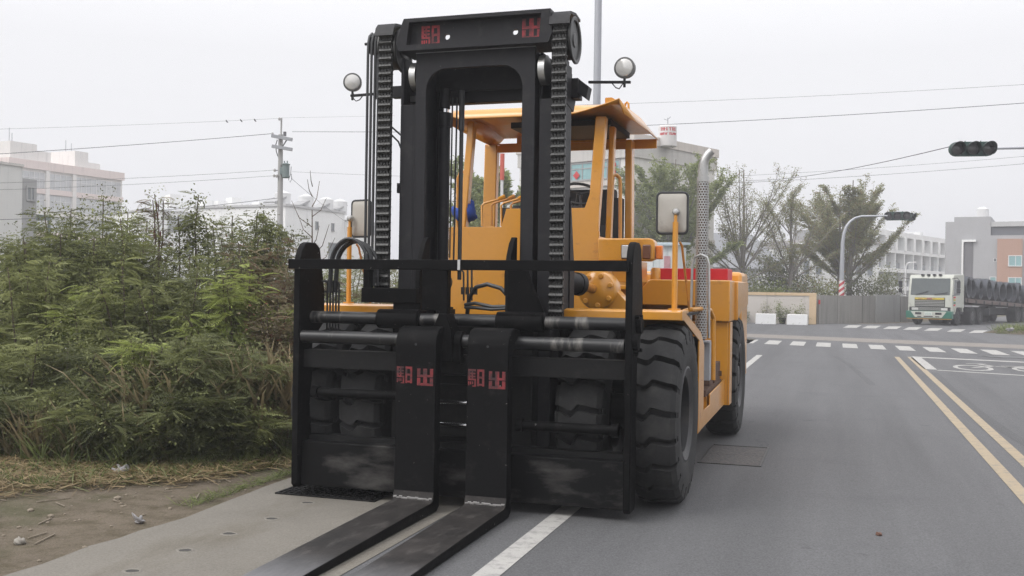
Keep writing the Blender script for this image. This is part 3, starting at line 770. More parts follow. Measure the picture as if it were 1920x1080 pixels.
# ---- wheels
def tyre_mb(xc, yc, R=.69, W=.36, lugs=21, rim_r=.34, flip=1):
    """rock tyre: wavy transverse lugs, the grid follows the grooves"""
    zx = [-1, -.72, -.45, -.2, .02, .3, .62, 1]; zz = [.0, .05, .30, .34, -.12, -.05, .08, .1]
    prof = []                                # (x along width -1..1, radius, groove depth)
    for x in np.linspace(-1, 1, 15): prof.append((x * .93, R - .022 * x * x - (.02 if abs(x) > .95 else 0), .068))
    prof = [(-1.0, R - .085, .05), (-.99, R - .055, .04)] + prof + [(.99, R - .055, .04), (1.0, R - .085, .05)]
    side = [(1.045, R - .14), (1.06, R - .2), (1.02, R - .27), (.94, rim_r + .02), (.90, rim_r)]
    ts = [0, .012, .5, .735, .752, .972, .985]
    V = []; F = []
    ring = [(-a, r, 0) for a, r in reversed(side)] + prof + [(a, r, 0) for a, r in side]
    nr = len(ring)
    cols = []
    for l in range(lugs):
        for t in ts: cols.append((l + t,   .75 <= t < .98))
    for (t, gr) in cols:
        for (x, r, gd) in ring:
            z = np.interp(x * flip, zx, zz) if gd else np.interp(max(-1, min(1, x)) * flip, zx, zz)
            a = -2 * PI * (t - z * .55) / lugs
            rr = r - (gd if gr else 0)
            V.append((xc + x * W / 2, yc + math.cos(a) * rr, R + math.sin(a) * rr))
    nc = len(cols)
    for i in range(nc):
        for j in range(nr - 1):
            F.append((i * nr + j, i * nr + j + 1, ((i + 1) % nc) * nr + j + 1, ((i + 1) % nc) * nr + j))
    return V, F


def wheel(name, xc, yc, sgn, dish, hub, lab=None, R=.69):
    """sgn +1: outer face towards +x"""
    b = MB(); b.add(*tyre_mb(xc, yc, R=R, flip=1)); t = part(b, name, MAT['rubber'], smooth=28, label=lab)
    b = MB(); r = .345; W = .36
    prof = [(r, -.16), (r, .14), (r + .025, .155), (r + .03, .17), (r + .012, .175), (r - .02, .16), (r - .05, .15), (r - .06, .15 - dish), (.16, .15 - dish - .02), (.001, .15 - dish - .02)]
    b.lathe([(a, h) for a, h in prof], (xc, yc, R), (sgn, 0, 0), 40)
    rm = part(b, 'rim', MAT['rim'], t, smooth=40)
    b = MB()
    f = .15 - dish - .02
    b.lathe([(.15, f), (.15, f + .05), (.125, f + .06), (.12, f + hub), (.10, f + hub + .03), (.001, f + hub + .04)], (xc, yc, R), (sgn, 0, 0), 24)
    for k in range(10):
        a = 2 * PI * k / 10; c = Vector((xc + sgn * f, yc + .215 * math.cos(a), R + .215 * math.sin(a)))
        b.cyl(c, c + Vector((sgn * .045, 0, 0)), .022, n=6); b.cyl(c + Vector((sgn * .045, 0, 0)), c + Vector((sgn * .07, 0, 0)), .013, n=8)
    for k in range(6):
        a = 2 * PI * k / 6; b.bar((xc + sgn * (f + .01), yc + .12 * math.cos(a), R + .12 * math.sin(a)), (xc + sgn * (f + .03), yc + .30 * math.cos(a), R + .30 * math.sin(a)), .07, .03, (sgn, 0, 0))
    part(b, 'hub', MAT['rim'], t)
    return t


WO, WI = -1.262, -1.80
wheel('front_wheel', WO, 7.93, 1, .20, .05, R=.70); wheel('front_wheel', WI, 7.93, 1, .1, .05, R=.70)
wheel('front_wheel', -4.015, 7.93, -1, .2, .05, R=.70); wheel('front_wheel', -3.585, 7.93, -1, .1, .05, R=.70)
wheel('rear_wheel', -1.215, 11.98, 1, .05, .05); wheel('rear_wheel', mx_(-1.215), 11.98, -1, .05, .05)
b = MB(); b.box(mx_(-2.05), -2.05, 7.82, 8.18, .5, .88); b.cyl((mx_(-1.5), 8, .69), (-1.5, 8, .69), .14); b.box(-3.0, -2.44, 7.6, 7.8, .45, .95)
part(b, 'front_axle', MAT['black_d'])
b = MB(); b.box(mx_(-1.5), -1.5, 11.85, 12.15, .55, .85); part(b, 'rear_axle', MAT['black_d'])

# ---- chassis, dark under the deck
b = MB(); b.box(-3.3, -2.14, 7.72, 13.2, .62, 1.38); part(b, 'chassis', MAT['black_d'])
# ---- fenders: top sheet, front lip, sloped rear part; dark liner underneath
fo = -1.1
for sx in (1, -1):
    m = (lambda x: x) if sx == 1 else mx_
    b = MB()
    xo, xi = m(fo), m(-2.02)
    prof = [(7.68, 1.425), (7.68, 1.49), (8.05, 1.50), (8.74, 1.29), (8.74, .45), (8.93, .45), (8.93, 1.335), (8.1, 1.565), (7.70, 1.52)]
    top = [(7.66, 1.43), (7.66, 1.495), (7.72, 1.505), (7.70, 1.43)]
    b.prism(top, 'x', min(xo, xi), max(xo, xi))                                            # front lip
    b.prism([(7.70, 1.478), (7.72, 1.505), (8.02, 1.505), (8.02, 1.478)], 'x', min(xo, xi), max(xo, xi))
    part(b, 'fender', MAT['orange'], bevel=.006)
    if sx == 1:
        b = MB()
        b.prism([(7.66, 1.43), (7.66, 1.503), (7.76, 1.503), (8.80, 1.303), (8.80, 1.215), (7.76, 1.43)], 'x', fo - .012, fo + .002)
        b.prism([(7.76, 1.4785), (7.76, 1.5035), (8.80, 1.304), (8.80, 1.279)], 'x', -1.62, fo - .013)
        # skirt behind the wheel: upright strip, notch with step, box to the rear
        b.prism([(8.80, 1.304), (9.06, 1.18), (9.06, .60), (9.55, .60), (9.55, .70), (10.85, .735), (10.85, .47), (8.94, .45), (8.72, .44), (8.72, 1.26)], 'x', fo - .014, fo)
        b.box(-1.75, fo - .015, 9.0, 9.02, .46, .60); b.box(-1.6, -1.13, 9.55, 9.57, .47, .74)
        b.box(-1.75, fo - .015, 8.95, 10.85, .452, .47)
        part(b, 'side_step', MAT['orange'], bevel=.004)
        b = MB(); b.box(-1.5, -1.13, 9.45, 10.8, .68, .74); b.box(-1.42, -1.15, 9.9, 10.2, .742, .90); b.box(-1.45, -1.14, 10.25, 10.75, .742, .93)
        rr = random.Random(3)
        for k in range(16): b.obox((-1.32 + rr.uniform(-.15, .17), 10.1 + rr.uniform(-.5, .55), .80 + rr.uniform(0, .13)), (rr.uniform(.03, .08), .02, 0), (-.02, rr.uniform(.03, .09), 0), (0, 0, rr.uniform(.02, .06)))
        part(b, 'rusty_tray', MAT['rust'], smooth=0)
    b = MB()
    b.box(min(xi, m(-1.13)), max(xi, m(-1.13)), 7.73, 8.9, 1.455, 1.474)
    b.box(min(xi, m(-1.13)), max(xi, m(-1.13)), 8.905, 8.92, .5, 1.26); b.box(min(xi - .0, xi + .02), max(xi - .0, xi + .02), 7.73, 8.9, .7, 1.454)
    part(b, 'fender_liner', MAT['black_d'])

# ---- rear body: wide block over the rear wheels, counterweight, bonnet
b = MB()
b.prism([(-2.05, 1.50), (-2.05, 1.62), (-1.90, 1.775), (-1.055, 1.775), (-1.055, 1.34), (-1.42, 1.34), (-1.42, 1.50)], 'y', 10.80, 11.35)
part(b, 'side_tank', MAT['orange'], bevel=.012)
b = MB(); b.prism([(11.352, 1.34), (11.352, 1.772), (12.7, 1.772), (12.7, 1.50), (12.55, 1.465), (11.9, 1.44)], 'x', -2.05, -1.02); part(b, 'counterweight_shoulder', MAT['orange'], bevel=.015)
b = MB(); b.prism([(11.352, 1.34), (11.352, 1.772), (12.7, 1.772), (12.7, 1.50), (12.55, 1.465), (11.9, 1.44)], 'x', mx_(-1.02), mx_(-2.05)); part(b, 'counterweight_shoulder', MAT['orange'], bevel=.015)
b = MB(); b.box(mx_(-1.1), -1.1, 12.72, 13.6, .55, 1.9); part(b, 'counterweight', MAT['orange'], bevel=.05)
b = MB(); b.box(-3.4, -2.055, 10.75, 12.7, 1.385, 1.86); part(b, 'bonnet', MAT['orange'], bevel=.02)
b = MB(); b.box(-1.84, -1.10, 11.0, 11.5, 1.777, 1.90); part(b, 'red_box', MAT['red'], bevel=.006)
b = MB(); b.lathe([(.055, 0), (.055, .1), (.045, .125), (.001, .13)], (-1.86, 10.92, 1.777), n=14); b.lathe([(.045, 0), (.045, .1), (.001, .12)], (-1.36, 11.62, 1.777), n=14); part(b, 'filler_cap', MAT['orange'])
# lower front of the rear body behind the step, with bolts and the exhaust bracket
b = MB(); b.prism([(-1.75, .46), (-1.15, .46), (-1.072, .46), (-1.072, 1.335), (-1.75, 1.335)], 'y', 10.86, 11.12)
for z in (.62, .80, .98, 1.14): b.cyl((-1.22, 10.86, z), (-1.22, 10.84, z), .02, n=8)
part(b, 'rear_panel', MAT['orange'], bevel=.006)
b = MB(); b.box(-1.069, -1.052, 10.862, 11.1, .462, 1.334); part(b, 'rear_panel_edge', MAT['orange'])

# ---- exhaust stack
ex, ey = -1.175, 9.40
b = MB(); b.tube([(ex, ey, .95), (ex, ey, 2.70)], .040, 16)
part(b, 'exhaust_pipe', MAT['rust'])
b = MB(); b.tube([(ex, ey, 2.68), (ex, ey, 2.75), (ex + .002, ey, 2.82), (ex + .015, ey, 2.87), (ex + .045, ey - .0, 2.915), (ex + .075, ey, 2.945)], [.046, .046, .045, .042, .038, .036], 16, cap=False)
b.tube([(ex, ey, 2.66), (ex, ey, 2.705)], .0565, 18)
part(b, 'exhaust_elbow', MAT['steel'])
V = []; F = []; nA, nZ = 14, 62; z0, z1, rr_ = 1.22, 2.67, .056
for i in range(nZ):
    for j in range(nA):
        off = .5 * (i % 2); zc = z0 + (i + .5) * (z1 - z0) / nZ; dz = (z1 - z0) / nZ / 2; da = PI / nA; a0 = 2 * PI * (j + off) / nA
        o = len(V)
        for k in (1, .62):
            for sa, sz in ((-1, -1), (1, -1), (1, 1), (-1, 1)):
                a = a0 + sa * da * k; V.append((ex + rr_ * math.cos(a), ey + rr_ * math.sin(a), zc + sz * dz * k))
        F += [(o, o + 1, o + 5, o + 4), (o + 1, o + 2, o + 6, o + 5), (o + 2, o + 3, o + 7, o + 6), (o + 3, o, o + 4, o + 7)]
hsd = np_mesh('heat_shield', np.array(V) - np.array([CX, 8.0, 0]), F, MAT['steel'], FL)
b = MB(); r = .012
b.tube([(ex - .085, ey - .09, 1.23), (ex - .075, ey - .09, 1.9), (ex - .055, ey - .09, 1.965), (ex, ey - .09, 1.99), (ex + .055, ey - .09, 1.965), (ex + .075, ey - .09, 1.9), (ex + .085, ey - .09, 1.23)], r, 8)
part(b, 'guard_hoop', MAT['steel'])
b = MB(); b.box(ex - .03, ex + .085, ey - .11, ey + .08, 1.19, 1.205); b.box(ex - .005, ex + .085, ey - .03, ey - .02, .84, 1.19); b.box(ex + .07, ex + .085, ey - .019, ey + .1, .84, 1.19); part(b, 'exhaust_bracket', MAT['greysteel'])
b = MB(); b.tube([(ex - .15, 9.15, 1.2), (ex - .15, 9.15, 1.42), (ex - .12, 9.15, 1.475), (ex - .06, 9.15, 1.49), (ex + .02, 9.4, 1.495), (ex + .055, 9.62, 1.48), (ex + .08, 9.7, 1.40), (ex + .085, 9.7, .82)], .021, 10)
part(b, 'grab_rail', MAT['orange'])

# ---- mirrors
def mirror(x, y, zb, zm, cx, wdt, hgt, tilt, knob):
    b = MB(); b.tube([(x, y, zb), (x, y, zm - .1)], .022, 10); b.tube([(x, y, zm - .12), (x, y, zm - .02)], .013, 8); b.cyl((x, y, zb - .01), (x, y, zb + .012), .05, n=12)
    p = part(b, 'mirror_post', MAT['orange'])
    b = MB(); b.tube([(x + .02, y + .1, zm - .25), (x + .035, y + .12, zm - .28), (x + .075, y + .3, zb)], .010, 6); part(b, 'mirror_brace', MAT['orange_d'], p)
    # rounded shell, bulging towards the viewer, with a dark rubber rim
    n = 8; ol = []
    rc = .032
    for qx, qz, a0 in ((1, 1, 0), (-1, 1, 90), (-1, -1, 180), (1, -1, 270)):
        for k in range(5):
            a = R_(a0 + k * 22.5); ol.append((qx * (wdt / 2 - rc) + rc * math.cos(a), qz * (hgt / 2 - rc) + rc * math.sin(a)))
    ca, sa = math.cos(tilt), math.sin(tilt); zc = zm - .02 - knob * hgt + 0.0
    b = MB(); rings = [(1.0, .012), (1.0, -.002), (.975, -.009), (.92, -.014), (.62, -.021), (.25, -.023)]
    vs = []
    for s_, d in rings:
        for (px, pz) in ol: vs.append((cx + px * s_ * ca, y + .05 + d + px * s_ * sa, zc + pz * s_))
    k = len(ol); fs = []
    for i in range(len(rings) - 1):
        for j in range(k): fs.append((i * k + j, i * k + (j + 1) % k, (i + 1) * k + (j + 1) % k, (i + 1) * k + j))
    fs.append(tuple(range(k))); fs.append(tuple((len(rings) - 1) * k + j for j in range(k)))
    b.add(vs, fs); sh_ = part(b, 'mirror_shell', MAT['mirrorback'], p, smooth=50)
    b = MB(); b.tube([(cx + px * 1.015 * ca, y + .046 + px * sa, zc + pz * 1.01) for px, pz in ol + ol[:2]], .0105, 6); part(b, 'mirror_rim', MAT['hose'], p)
    b = MB(); b.lathe([(.001, .035), (.016, .033), (.027, .018), (.029, -.02)], (x, y + .008, zm - .02), (0, -1, 0), 16); part(b, 'swivel', MAT['steel'], p)


mirror(-1.195, 7.9, 1.505, 2.29, -1.228, .232, .315, R_(3), .02)
mirror(-4.205, 8.3, 1.50, 2.29, -4.112, .215, .325, R_(-14), -.0)

# ---- left deck
b = MB(); b.box(-4.37, -3.88, 7.9, 8.5, 1.445, 1.485); part(b, 'left_deck', MAT['orange'], bevel=.004)

# ---- cab
FY = 9.3
b = MB()
b.prism([(-3.63, 1.40), (-2.12, 1.40), (-2.12, 2.20), (-2.22, 2.34), (-2.22, 2.405), (-2.26, 2.425), (-3.04, 2.425), (-3.09, 2.25), (-3.63, 2.25)], 'y', FY, FY + .03)
b.box(-3.02, -2.24, FY + .031, FY + .25, 2.395, 2.42)
b.cyl((-2.70, FY - .004, 1.60), (-2.70, FY + .0, 1.60), .018, n=10)
part(b, 'front_panel', MAT['orange'], bevel=.012)
b = MB(); b.box(-3.63, -2.12, FY + .04, 10.75, 1.39, 1.43); part(b, 'cab_floor', MAT['black_d'])
b = MB(); b.box(-2.16, -2.125, FY + .035, 10.75, 1.43, 2.16); b.box(-2.16, -2.125, 10.5, 10.74, 2.16, 2.2); part(b, 'side_panel', MAT['orange'], bevel=.01)
b = MB(); b.box(-3.63, -3.59, FY + .035, 10.75, 1.43, 1.9); part(b, 'side_panel', MAT['orange'], bevel=.01)


def post(p0, p1, w, h, name='roof_post'):
    b = MB(); b.bar(p0, p1, w, h, (0, 1, 0)); part(b, name, MAT['orange'], bevel=.012)


post((-2.195, 9.36, 2.17), (-2.145, 9.45, 3.30), .105, .10)         # right windscreen post
post((-3.50, 9.36, 2.24), (-3.455, 9.45, 3.30), .07, .10)
post((-2.178, 9.98, 2.1), (-2.150, 9.98, 3.29), .055, .10)          # middle post
post((-2.122, 10.78, 1.9), (-2.135, 10.78, 3.27), .075, .16)        # rear posts
post((-3.72, 10.78, 2.1), (-3.70, 10.78, 3.27), .15, .10)
# gusset where the windscreen post swells into the panel
b = MB(); b.prism([(-2.125, 1.9), (-2.125, 2.55), (-2.20, 2.60), (-2.26, 2.43), (-2.30, 2.40), (-2.30, 1.9)], 'y', FY - .006, FY - .001); part(b, 'post_gusset', MAT['orange'])
# sloped roof sheet with turned-down visor and side wings
b = MB()
xs0, xs1 = -3.62, -1.93
n = 16
rows = []
for i in range(n + 1):
    s_ = i / n; x = xs0 + (xs1 - xs0) * s_
    lipdrop = .14 if .02 < s_ < .72 else .14 - .13 * min(1, max(0, (s_ - .72) / .28)) ** 1.2 if s_ >= .72 else .10
    rows.append([(x, FY - .09, 3.41 - lipdrop + .03), (x, FY + .06, 3.405), (x, 10.3, 3.425), (x, 10.95, 3.37 - .0)])
vs = [p for r_ in rows for p in r_]; fs = []
for i in range(n):
    for j in range(3): fs.append((i * 4 + j, i * 4 + j + 1, (i + 1) * 4 + j + 1, (i + 1) * 4 + j))
o = len(vs)
wing = [(-1.93, FY - .09, 3.42), (-1.93, FY + .06, 3.405), (-1.93, 10.3, 3.425), (-1.93, 10.95, 3.37)]
wl_ = [(-1.90, FY + .02, 3.305), (-1.875, 9.8, 3.30), (-1.86, 10.3, 3.30), (-1.85, 10.95, 3.29)]
vs += rows[-1] + wl_; fs += [(o + j, o + j + 1, o + 5 + j, o + 4 + j) for j in range(3)]
o = len(vs)
wl2 = [(-3.66, FY - .02, 3.27), (-3.69, 9.8, 3.26), (-3.71, 10.3, 3.26), (-3.73, 10.95, 3.26)]
vs += rows[0] + wl2; fs += [(o + j, o + j + 1, o + 5 + j, o + 4 + j) for j in range(3)]
b.add(vs, fs)
rf_ = part(b, 'cab_roof', MAT['orange'], smooth=25)
sd = rf_.modifiers.new('thick', 'SOLIDIFY'); sd.thickness = .012
b = MB(); b.box(-3.72, -1.87, 10.93, 10.955, 3.20, 3.30); b.box(-3.45, -2.2, 10.90, 10.925, 3.285, 3.365); part(b, 'roof_rear_fascia', MAT['orange'], rf_)
b = MB(); b.box(-3.2, -2.15, 9.9, 10.85, 3.30, 3.36); part(b, 'roof_lining', MAT['black_d'], rf_)
b = MB(); b.prism([(-2.10, 3.405), (-2.10, 3.475), (-2.04, 3.475), (-1.935, 3.41)], 'y', FY + .1, FY + .14); b.prism([(FY + .12, 3.405), (FY + .12, 3.475), (FY + .6, 3.47), (FY + .6, 3.41)], 'x', -2.11, -2.10); part(b, 'roof_gutter_end', MAT['orange'], rf_)
b = MB(); b.tube([(-1.99, 9.75, 3.41), (-1.98, 9.75, 3.475), (-1.965, 9.75, 3.49), (-1.95, 9.75, 3.475), (-1.945, 9.75, 3.40)], .012, 6); part(b, 'lifting_eye', MAT['orange'], rf_)
# seat, wheel, rails, levers
b = MB(); b.box(-2.95, -2.35, 9.95, 10.5, 1.85, 2.05); b.prism([(10.45, 2.06), (10.6, 2.06), (10.72, 2.72), (10.62, 2.74)], 'x', -2.86, -2.24); part(b, 'seat', MAT['seat'], bevel=.03)
b = MB(); b.box(-2.40, -2.17, 10.52, 10.7, 2.1, 2.63); part(b, 'rear_screen', MAT['seat'])
b = MB(); c = Vector((-2.42, 9.72, 2.60)); ax = Vector((.25, -.55, .8)).normalized(); e1 = ax.orthogonal().normalized(); e2 = ax.cross(e1)
b.tube([c + (e1 * math.cos(2 * PI * i / 24) + e2 * math.sin(2 * PI * i / 24)) * .19 for i in range(25)], .014, 8)
for k in range(3): b.tube([c, c + (e1 * math.cos(2 * PI * k / 3) + e2 * math.sin(2 * PI * k / 3)) * .19], .01, 6)
b.tube([c, c - ax * .4], .03, 8); part(b, 'steering_wheel', MAT['hose'])
b = MB(); b.tube([(-2.165, 10.0, 2.82), (-2.13, 10.08, 2.82), (-2.10, 10.1, 2.79), (-2.092, 10.1, 2.73), (-2.085, 10.1, 2.14)], .02, 8); part(b, 'handrail', MAT['orange'])
b = MB(); b.tube([(-3.62, 9.5, 2.25), (-3.62, 9.5, 2.75), (-3.60, 9.5, 2.80), (-3.55, 9.5, 2.82), (-3.46, 9.5, 2.82)], .017, 8); part(b, 'handrail', MAT['orange'])
for k, x in enumerate((-3.30, -3.20, -3.10, -3.0)):
    b = MB(); b.tube([(x, FY + .04, 2.26), (x - .01, FY + .05, 2.46), (x + .01, FY + .06, 2.485), (x + .14, FY + .12, 2.53)], .012, 6); b.tube([(x + .14, FY + .12, 2.53), (x + .2, FY + .14, 2.56)], .02, 6); part(b, 'control_lever', MAT['orange'] if k % 2 == 0 else MAT['orange_d'])
b = MB(); b.box(-3.1, -3.03, FY + .05, FY + .15, 2.26, 2.44); b.box(-2.99, -2.93, FY + .05, FY + .15, 2.26, 2.46); part(b, 'lever_boot', MAT['seat'])
b = MB()
for k in range(7): b.obox((-3.0 + k * .1, FY + .25, 2.45), (.05, .01, .012), (0, .03, 0), (-.004, 0, .016))
part(b, 'dashboard_pad', MAT['seat'])
# headlamp arm with lamps
b = MB(); b.prism([(-2.12, 1.925), (-2.12, 2.135), (-1.635, 2.135), (-1.60, 2.12), (-1.585, 2.09), (-1.59, 1.945), (-1.64, 1.925)], 'y', FY - .06, FY + .10)
hb = part(b, 'headlamp_box', MAT['orange'], bevel=.01)
b = MB(); b.box(-1.895, -1.715, FY - .075, FY - .061, 1.945, 2.075); part(b, 'headlamp_bezel', MAT['hose'], hb, bevel=.01)
b = MB(); b.box(-1.888, -1.722, FY - .085, FY - .076, 1.952, 2.068); part(b, 'headlamp_lens', MAT['clear'], hb, bevel=.006)
b = MB(); b.box(-1.695, -1.62, FY - .082, FY - .061, 1.945, 2.075); part(b, 'turn_signal', MAT['brownlens'], hb, bevel=.008)
b = MB(); b.box(-1.583, -1.525, FY - .01, FY + .07, 1.945, 2.07); part(b, 'side_marker', MAT['amber'], hb, bevel=.008)
# lower right side of the cab: stepped battery box and dark gap
b = MB()
b.prism([(-2.02, 1.90), (-1.86, 1.90), (-1.86, 1.93), (-1.76, 1.93), (-1.76, 1.73), (-1.93, 1.73), (-1.99, 1.80)], 'y', FY + .02, FY + .55); part(b, 'tool_box', MAT['orange'], bevel=.006)
b = MB(); b.prism([(-2.12, 1.925), (-2.10, 1.925), (-1.905, 1.70), (-1.76, 1.70), (-1.76, 1.40), (-1.80, 1.40), (-1.80, 1.66), (-1.93, 1.66), (-2.06, 1.82)], 'y', FY - .10, FY - .02); part(b, 'frame_plate', MAT['orange'], bevel=.006)
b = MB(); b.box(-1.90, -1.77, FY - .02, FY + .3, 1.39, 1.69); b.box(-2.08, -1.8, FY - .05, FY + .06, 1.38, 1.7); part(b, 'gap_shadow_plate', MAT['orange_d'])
b = MB(); b.sphere((-1.83, FY + .2, 1.945), .05, 7, 1.2, .6, .5); part(b, 'red_rag', M('pink_rag', (.42, .06, .1), .8, 0, .4, 15))
# round drive housing with bolts, and the tilt cylinder
b = MB(); hc_ = Vector((-1.985, 8.62, 1.65))
b.lathe([(.17, .25), (.17, .04), (.16, .02), (.12, .0), (.06, -.015), (.001, -.015)], hc_, (0, 1, 0), 28)
for k in range(7):
    a = R_(20 + k * 51.4); c = hc_ + Vector((math.cos(a) * .132, -.0, math.sin(a) * .132)); b.cyl(c + Vector((0, .03, 0)), c + Vector((0, -.018, 0)), .026, n=6)
b.prism([(-1.985, 1.42), (-1.66, 1.42), (-1.70, 1.52), (-1.83, 1.66), (-1.985, 1.74)], 'y', 8.70, 8.9)
b.box(-2.02, -1.62, 8.60, 8.95, 1.36, 1.44)
part(b, 'drive_housing', MAT['orange'], bevel=.006)
b = MB(); b.cyl((-2.17, 8.02, 1.735), (-2.085, 8.36, 1.70), .085, .085, 22); b.cyl((-2.10, 8.33, 1.704), (-2.08, 8.39, 1.698), .098, .098, 22); part(b, 'tilt_cylinder', MAT['black'])
b = MB(); b.cyl((-2.08, 8.39, 1.698), (-2.0, 8.66, 1.655), .04, n=14); part(b, 'tilt_rod', MAT['orange_d'])
for s in (1,):
    b = MB(); b.cyl((mx_(-2.20), 8.05, 1.74), (mx_(-2.12), 8.38, 1.70), .085, n=20); b.cyl((mx_(-2.12), 8.38, 1.70), (mx_(-2.02), 8.66, 1.655), .04, n=14); part(b, 'tilt_cylinder', MAT['black'])

# ---- mast
RY0, RY1 = 7.50, 7.95
b = MB()
for sx in (1, -1):
    m = (lambda x: x) if sx == 1 else mx_
    def bb(xa, xb, *r): b.box(min(m(xa), m(xb)), max(m(xa), m(xb)), *r)
    bb(-2.195, -2.079, RY0, RY0 + .03, .28, 3.12); bb(-2.105, -2.079, RY0 + .03, RY1, .28, 3.50); bb(-2.195, -2.105, RY1 - .03, RY1, .28, 3.50)
    bb(-2.105, -2.079, RY0, RY0 + .03, 3.12, 3.5)
b.box(-3.246, -3.227, RY0 - .002, RY0 + .03, .28, 3.12)
b.box(mx_(-2.079), -2.079, RY1 + .002, RY1 + .10, 3.20, 3.42); b.box(mx_(-2.079), -2.079, RY1 + .002, RY1 + .08, .35, .75); b.box(mx_(-2.2), -2.2, RY1 + .002, RY1 + .06, 1.15, 1.35)
mast = part(b, 'mast', MAT['black'], bevel=.005)
# inner mast: legs with arched portal plate
b = MB(); iy = 7.485
arch = []
xl_, xr_, zt, zs, ra = -3.135, -2.333, 3.392, 3.22, .17
arch = [(xl_, .30)] + [(xl_, zs)] + [(xl_ + ra - ra * math.cos(R_(a)), zt - ra + ra * math.sin(R_(a))) for a in range(0, 91, 15)] + [(xr_ - ra + ra * math.sin(R_(a)), zt - ra + ra * math.cos(R_(a))) for a in range(0, 91, 15)] + [(xr_, zs), (xr_, .30)]
outl = [(-2.229, .30), (-2.229, 3.525), (-3.225, 3.525), (-3.225, .30)]
b.prism(arch + outl, 'y', iy, iy + .035)
b.box(-3.225, -3.195, iy + .0352, 7.90, .30, 3.5); b.box(-2.259, -2.229, iy + .0352, 7.90, .30, 3.5)
b.box(-3.195, -3.10, 7.87, 7.90, .30, 3.5); b.box(-2.355, -2.259, 7.87, 7.90, .30, 3.5)
b.box(-3.195, -2.259, 7.84, 7.868, 3.28, 3.5); b.box(-3.195, -2.259, 7.7, 7.868, .3, .5)
im = part(b, 'inner_mast', MAT['black'], mast, bevel=.004)
b = MB(); b.box(-3.226, -2.228, iy - .002, iy, 3.522, 3.528); part(b, 'weld_seam', MAT['greysteel'], mast)
# crosshead beam: recessed front with stencilled characters and two see-through holes
b = MB(); by = 7.40
o_ = [(-3.345, 3.53), (-2.105, 3.53), (-2.075, 3.60), (-2.09, 3.785), (-3.30, 3.785), (-3.315, 3.75), (-3.36, 3.60)]
i_ = [(-3.275, 3.575), (-2.178, 3.575), (-2.165, 3.755), (-3.255, 3.755)]
def ringface(outer, inner, y):
    vs = [(x, y, z) for x, z in outer] + [(x, y, z) for x, z in inner]; k = len(outer)
    return vs, [(0, 1, k + 1, k), (1, 2, k + 2, k + 1), (2, 3, k + 2), (3, 4, k + 3, k + 2), (4, 5, k + 3), (5, 6, k + 3), (6, 0, k, k + 3)]
vs, fs = ringface(o_, i_, by); b.add(vs, fs)
b.add([(x, by, z) for x, z in i_] + [(x, by + .075, z) for x, z in i_], [(k, (k + 1) % 4, 4 + (k + 1) % 4, 4 + k) for k in range(4)])
b.add([(x, by, z) for x, z in o_] + [(x, by + .33, z) for x, z in o_], [(k, (k + 1) % 7, 7 + (k + 1) % 7, 7 + k) for k in range(7)])
# back plate with two holes
holes = [(-2.957, 3.64), (-2.392, 3.643)]; hr, hw_ = .024, .05
def holeplate(y):
    xa, xb, za, zb = -3.278, -2.16, 3.57, 3.76
    xs_ = [xa]
    for (hx, hz) in holes: xs_ += [hx - hw_, hx + hw_]
    xs_.append(xb)
    for i in range(len(xs_) - 1):
        x0_, x1_ = xs_[i], xs_[i + 1]
        if i % 2 == 0: b.quad((x0_, y, za), (x1_, y, za), (x1_, y, zb), (x0_, y, zb)); continue
        hx, hz = holes[i // 2]
        b.quad((x0_, y, za), (x1_, y, za), (x1_, y, hz - hw_), (x0_, y, hz - hw_)); b.quad((x0_, y, hz + hw_), (x1_, y, hz + hw_), (x1_, y, zb), (x0_, y, zb))
        o = len(b.v); vs = []; fs = []
        for k in range(16):
            a = 2 * PI * k / 16; c, s_ = math.cos(a), math.sin(a); q = hw_ / max(abs(c), abs(s_))
            vs += [(hx + c * hr, y, hz + s_ * hr), (hx + c * q, y, hz + s_ * q)]
        fs = [(2 * k, 2 * k + 1, (2 * k + 3) % 32, (2 * k + 2) % 32) for k in range(16)]
        b.add(vs, fs)
holeplate(by + .072); holeplate(by + .10)
for hx, hz in holes:
    b.lathe([(hr, .0721), (hr, .0999)], (hx, by, hz), (0, 1, 0), 16); b.f = b.f[:-2]; b.m = b.m[:-2]
b.box(-3.30, -2.10, by + .30, by + .328, 3.535, 3.56); b.box(-3.30, -2.10, by + .30, by + .328, 3.72, 3.78)
cb = part(b, 'crosshead_beam', MAT['black'], mast, smooth=30)
STROKES = {'chu': [(0, .57, .2, 1), (.38, .15, .62, 1), (.8, .57, 1, 1), (.2, .5, .38, .64), (.62, .5, .8, .64), (0, .5, .2, .57), (.8, .5, 1, .57), (0, .15, .2, .455), (.8, .15, 1, .455), (0, 0, 1, .15)],
           'ri': [(0, .36, .13, 1), (.13, .88, .47, 1), (.13, .70, .45, .80), (.13, .53, .45, .63), (.13, .36, .49, .46), (.21, .46, .30, .53), (.21, .63, .30, .70), (.21, .80, .30, .88), (.39, .06, .49, .36), (.27, 0, .49, .06), (0, .06, .08, .29), (.12, .12, .19, .29), (.24, .14, .31, .29),
                  (.56, .03, .68, 1), (.87, .03, 1, 1), (.68, .87, .87, 1), (.68, .47, .87, .59), (.68, .07, .87, .18)]}


def character(kind, x0, x1, z0, z1, y, parent, m='stencil'):
    b = MB()
    for (a, c, d, e) in STROKES[kind]:
        b.box(x0 + a * (x1 - x0), x0 + d * (x1 - x0), y - .0015, y, z0 + c * (z1 - z0), z0 + e * (z1 - z0))
    part(b, 'painted_character', MAT[m], parent, smooth=0)


character('ri', -3.175, -3.02, 3.575, 3.735, by + .0715, mast); character('chu', -2.335, -2.185, 3.577, 3.737, by + .0715, mast)
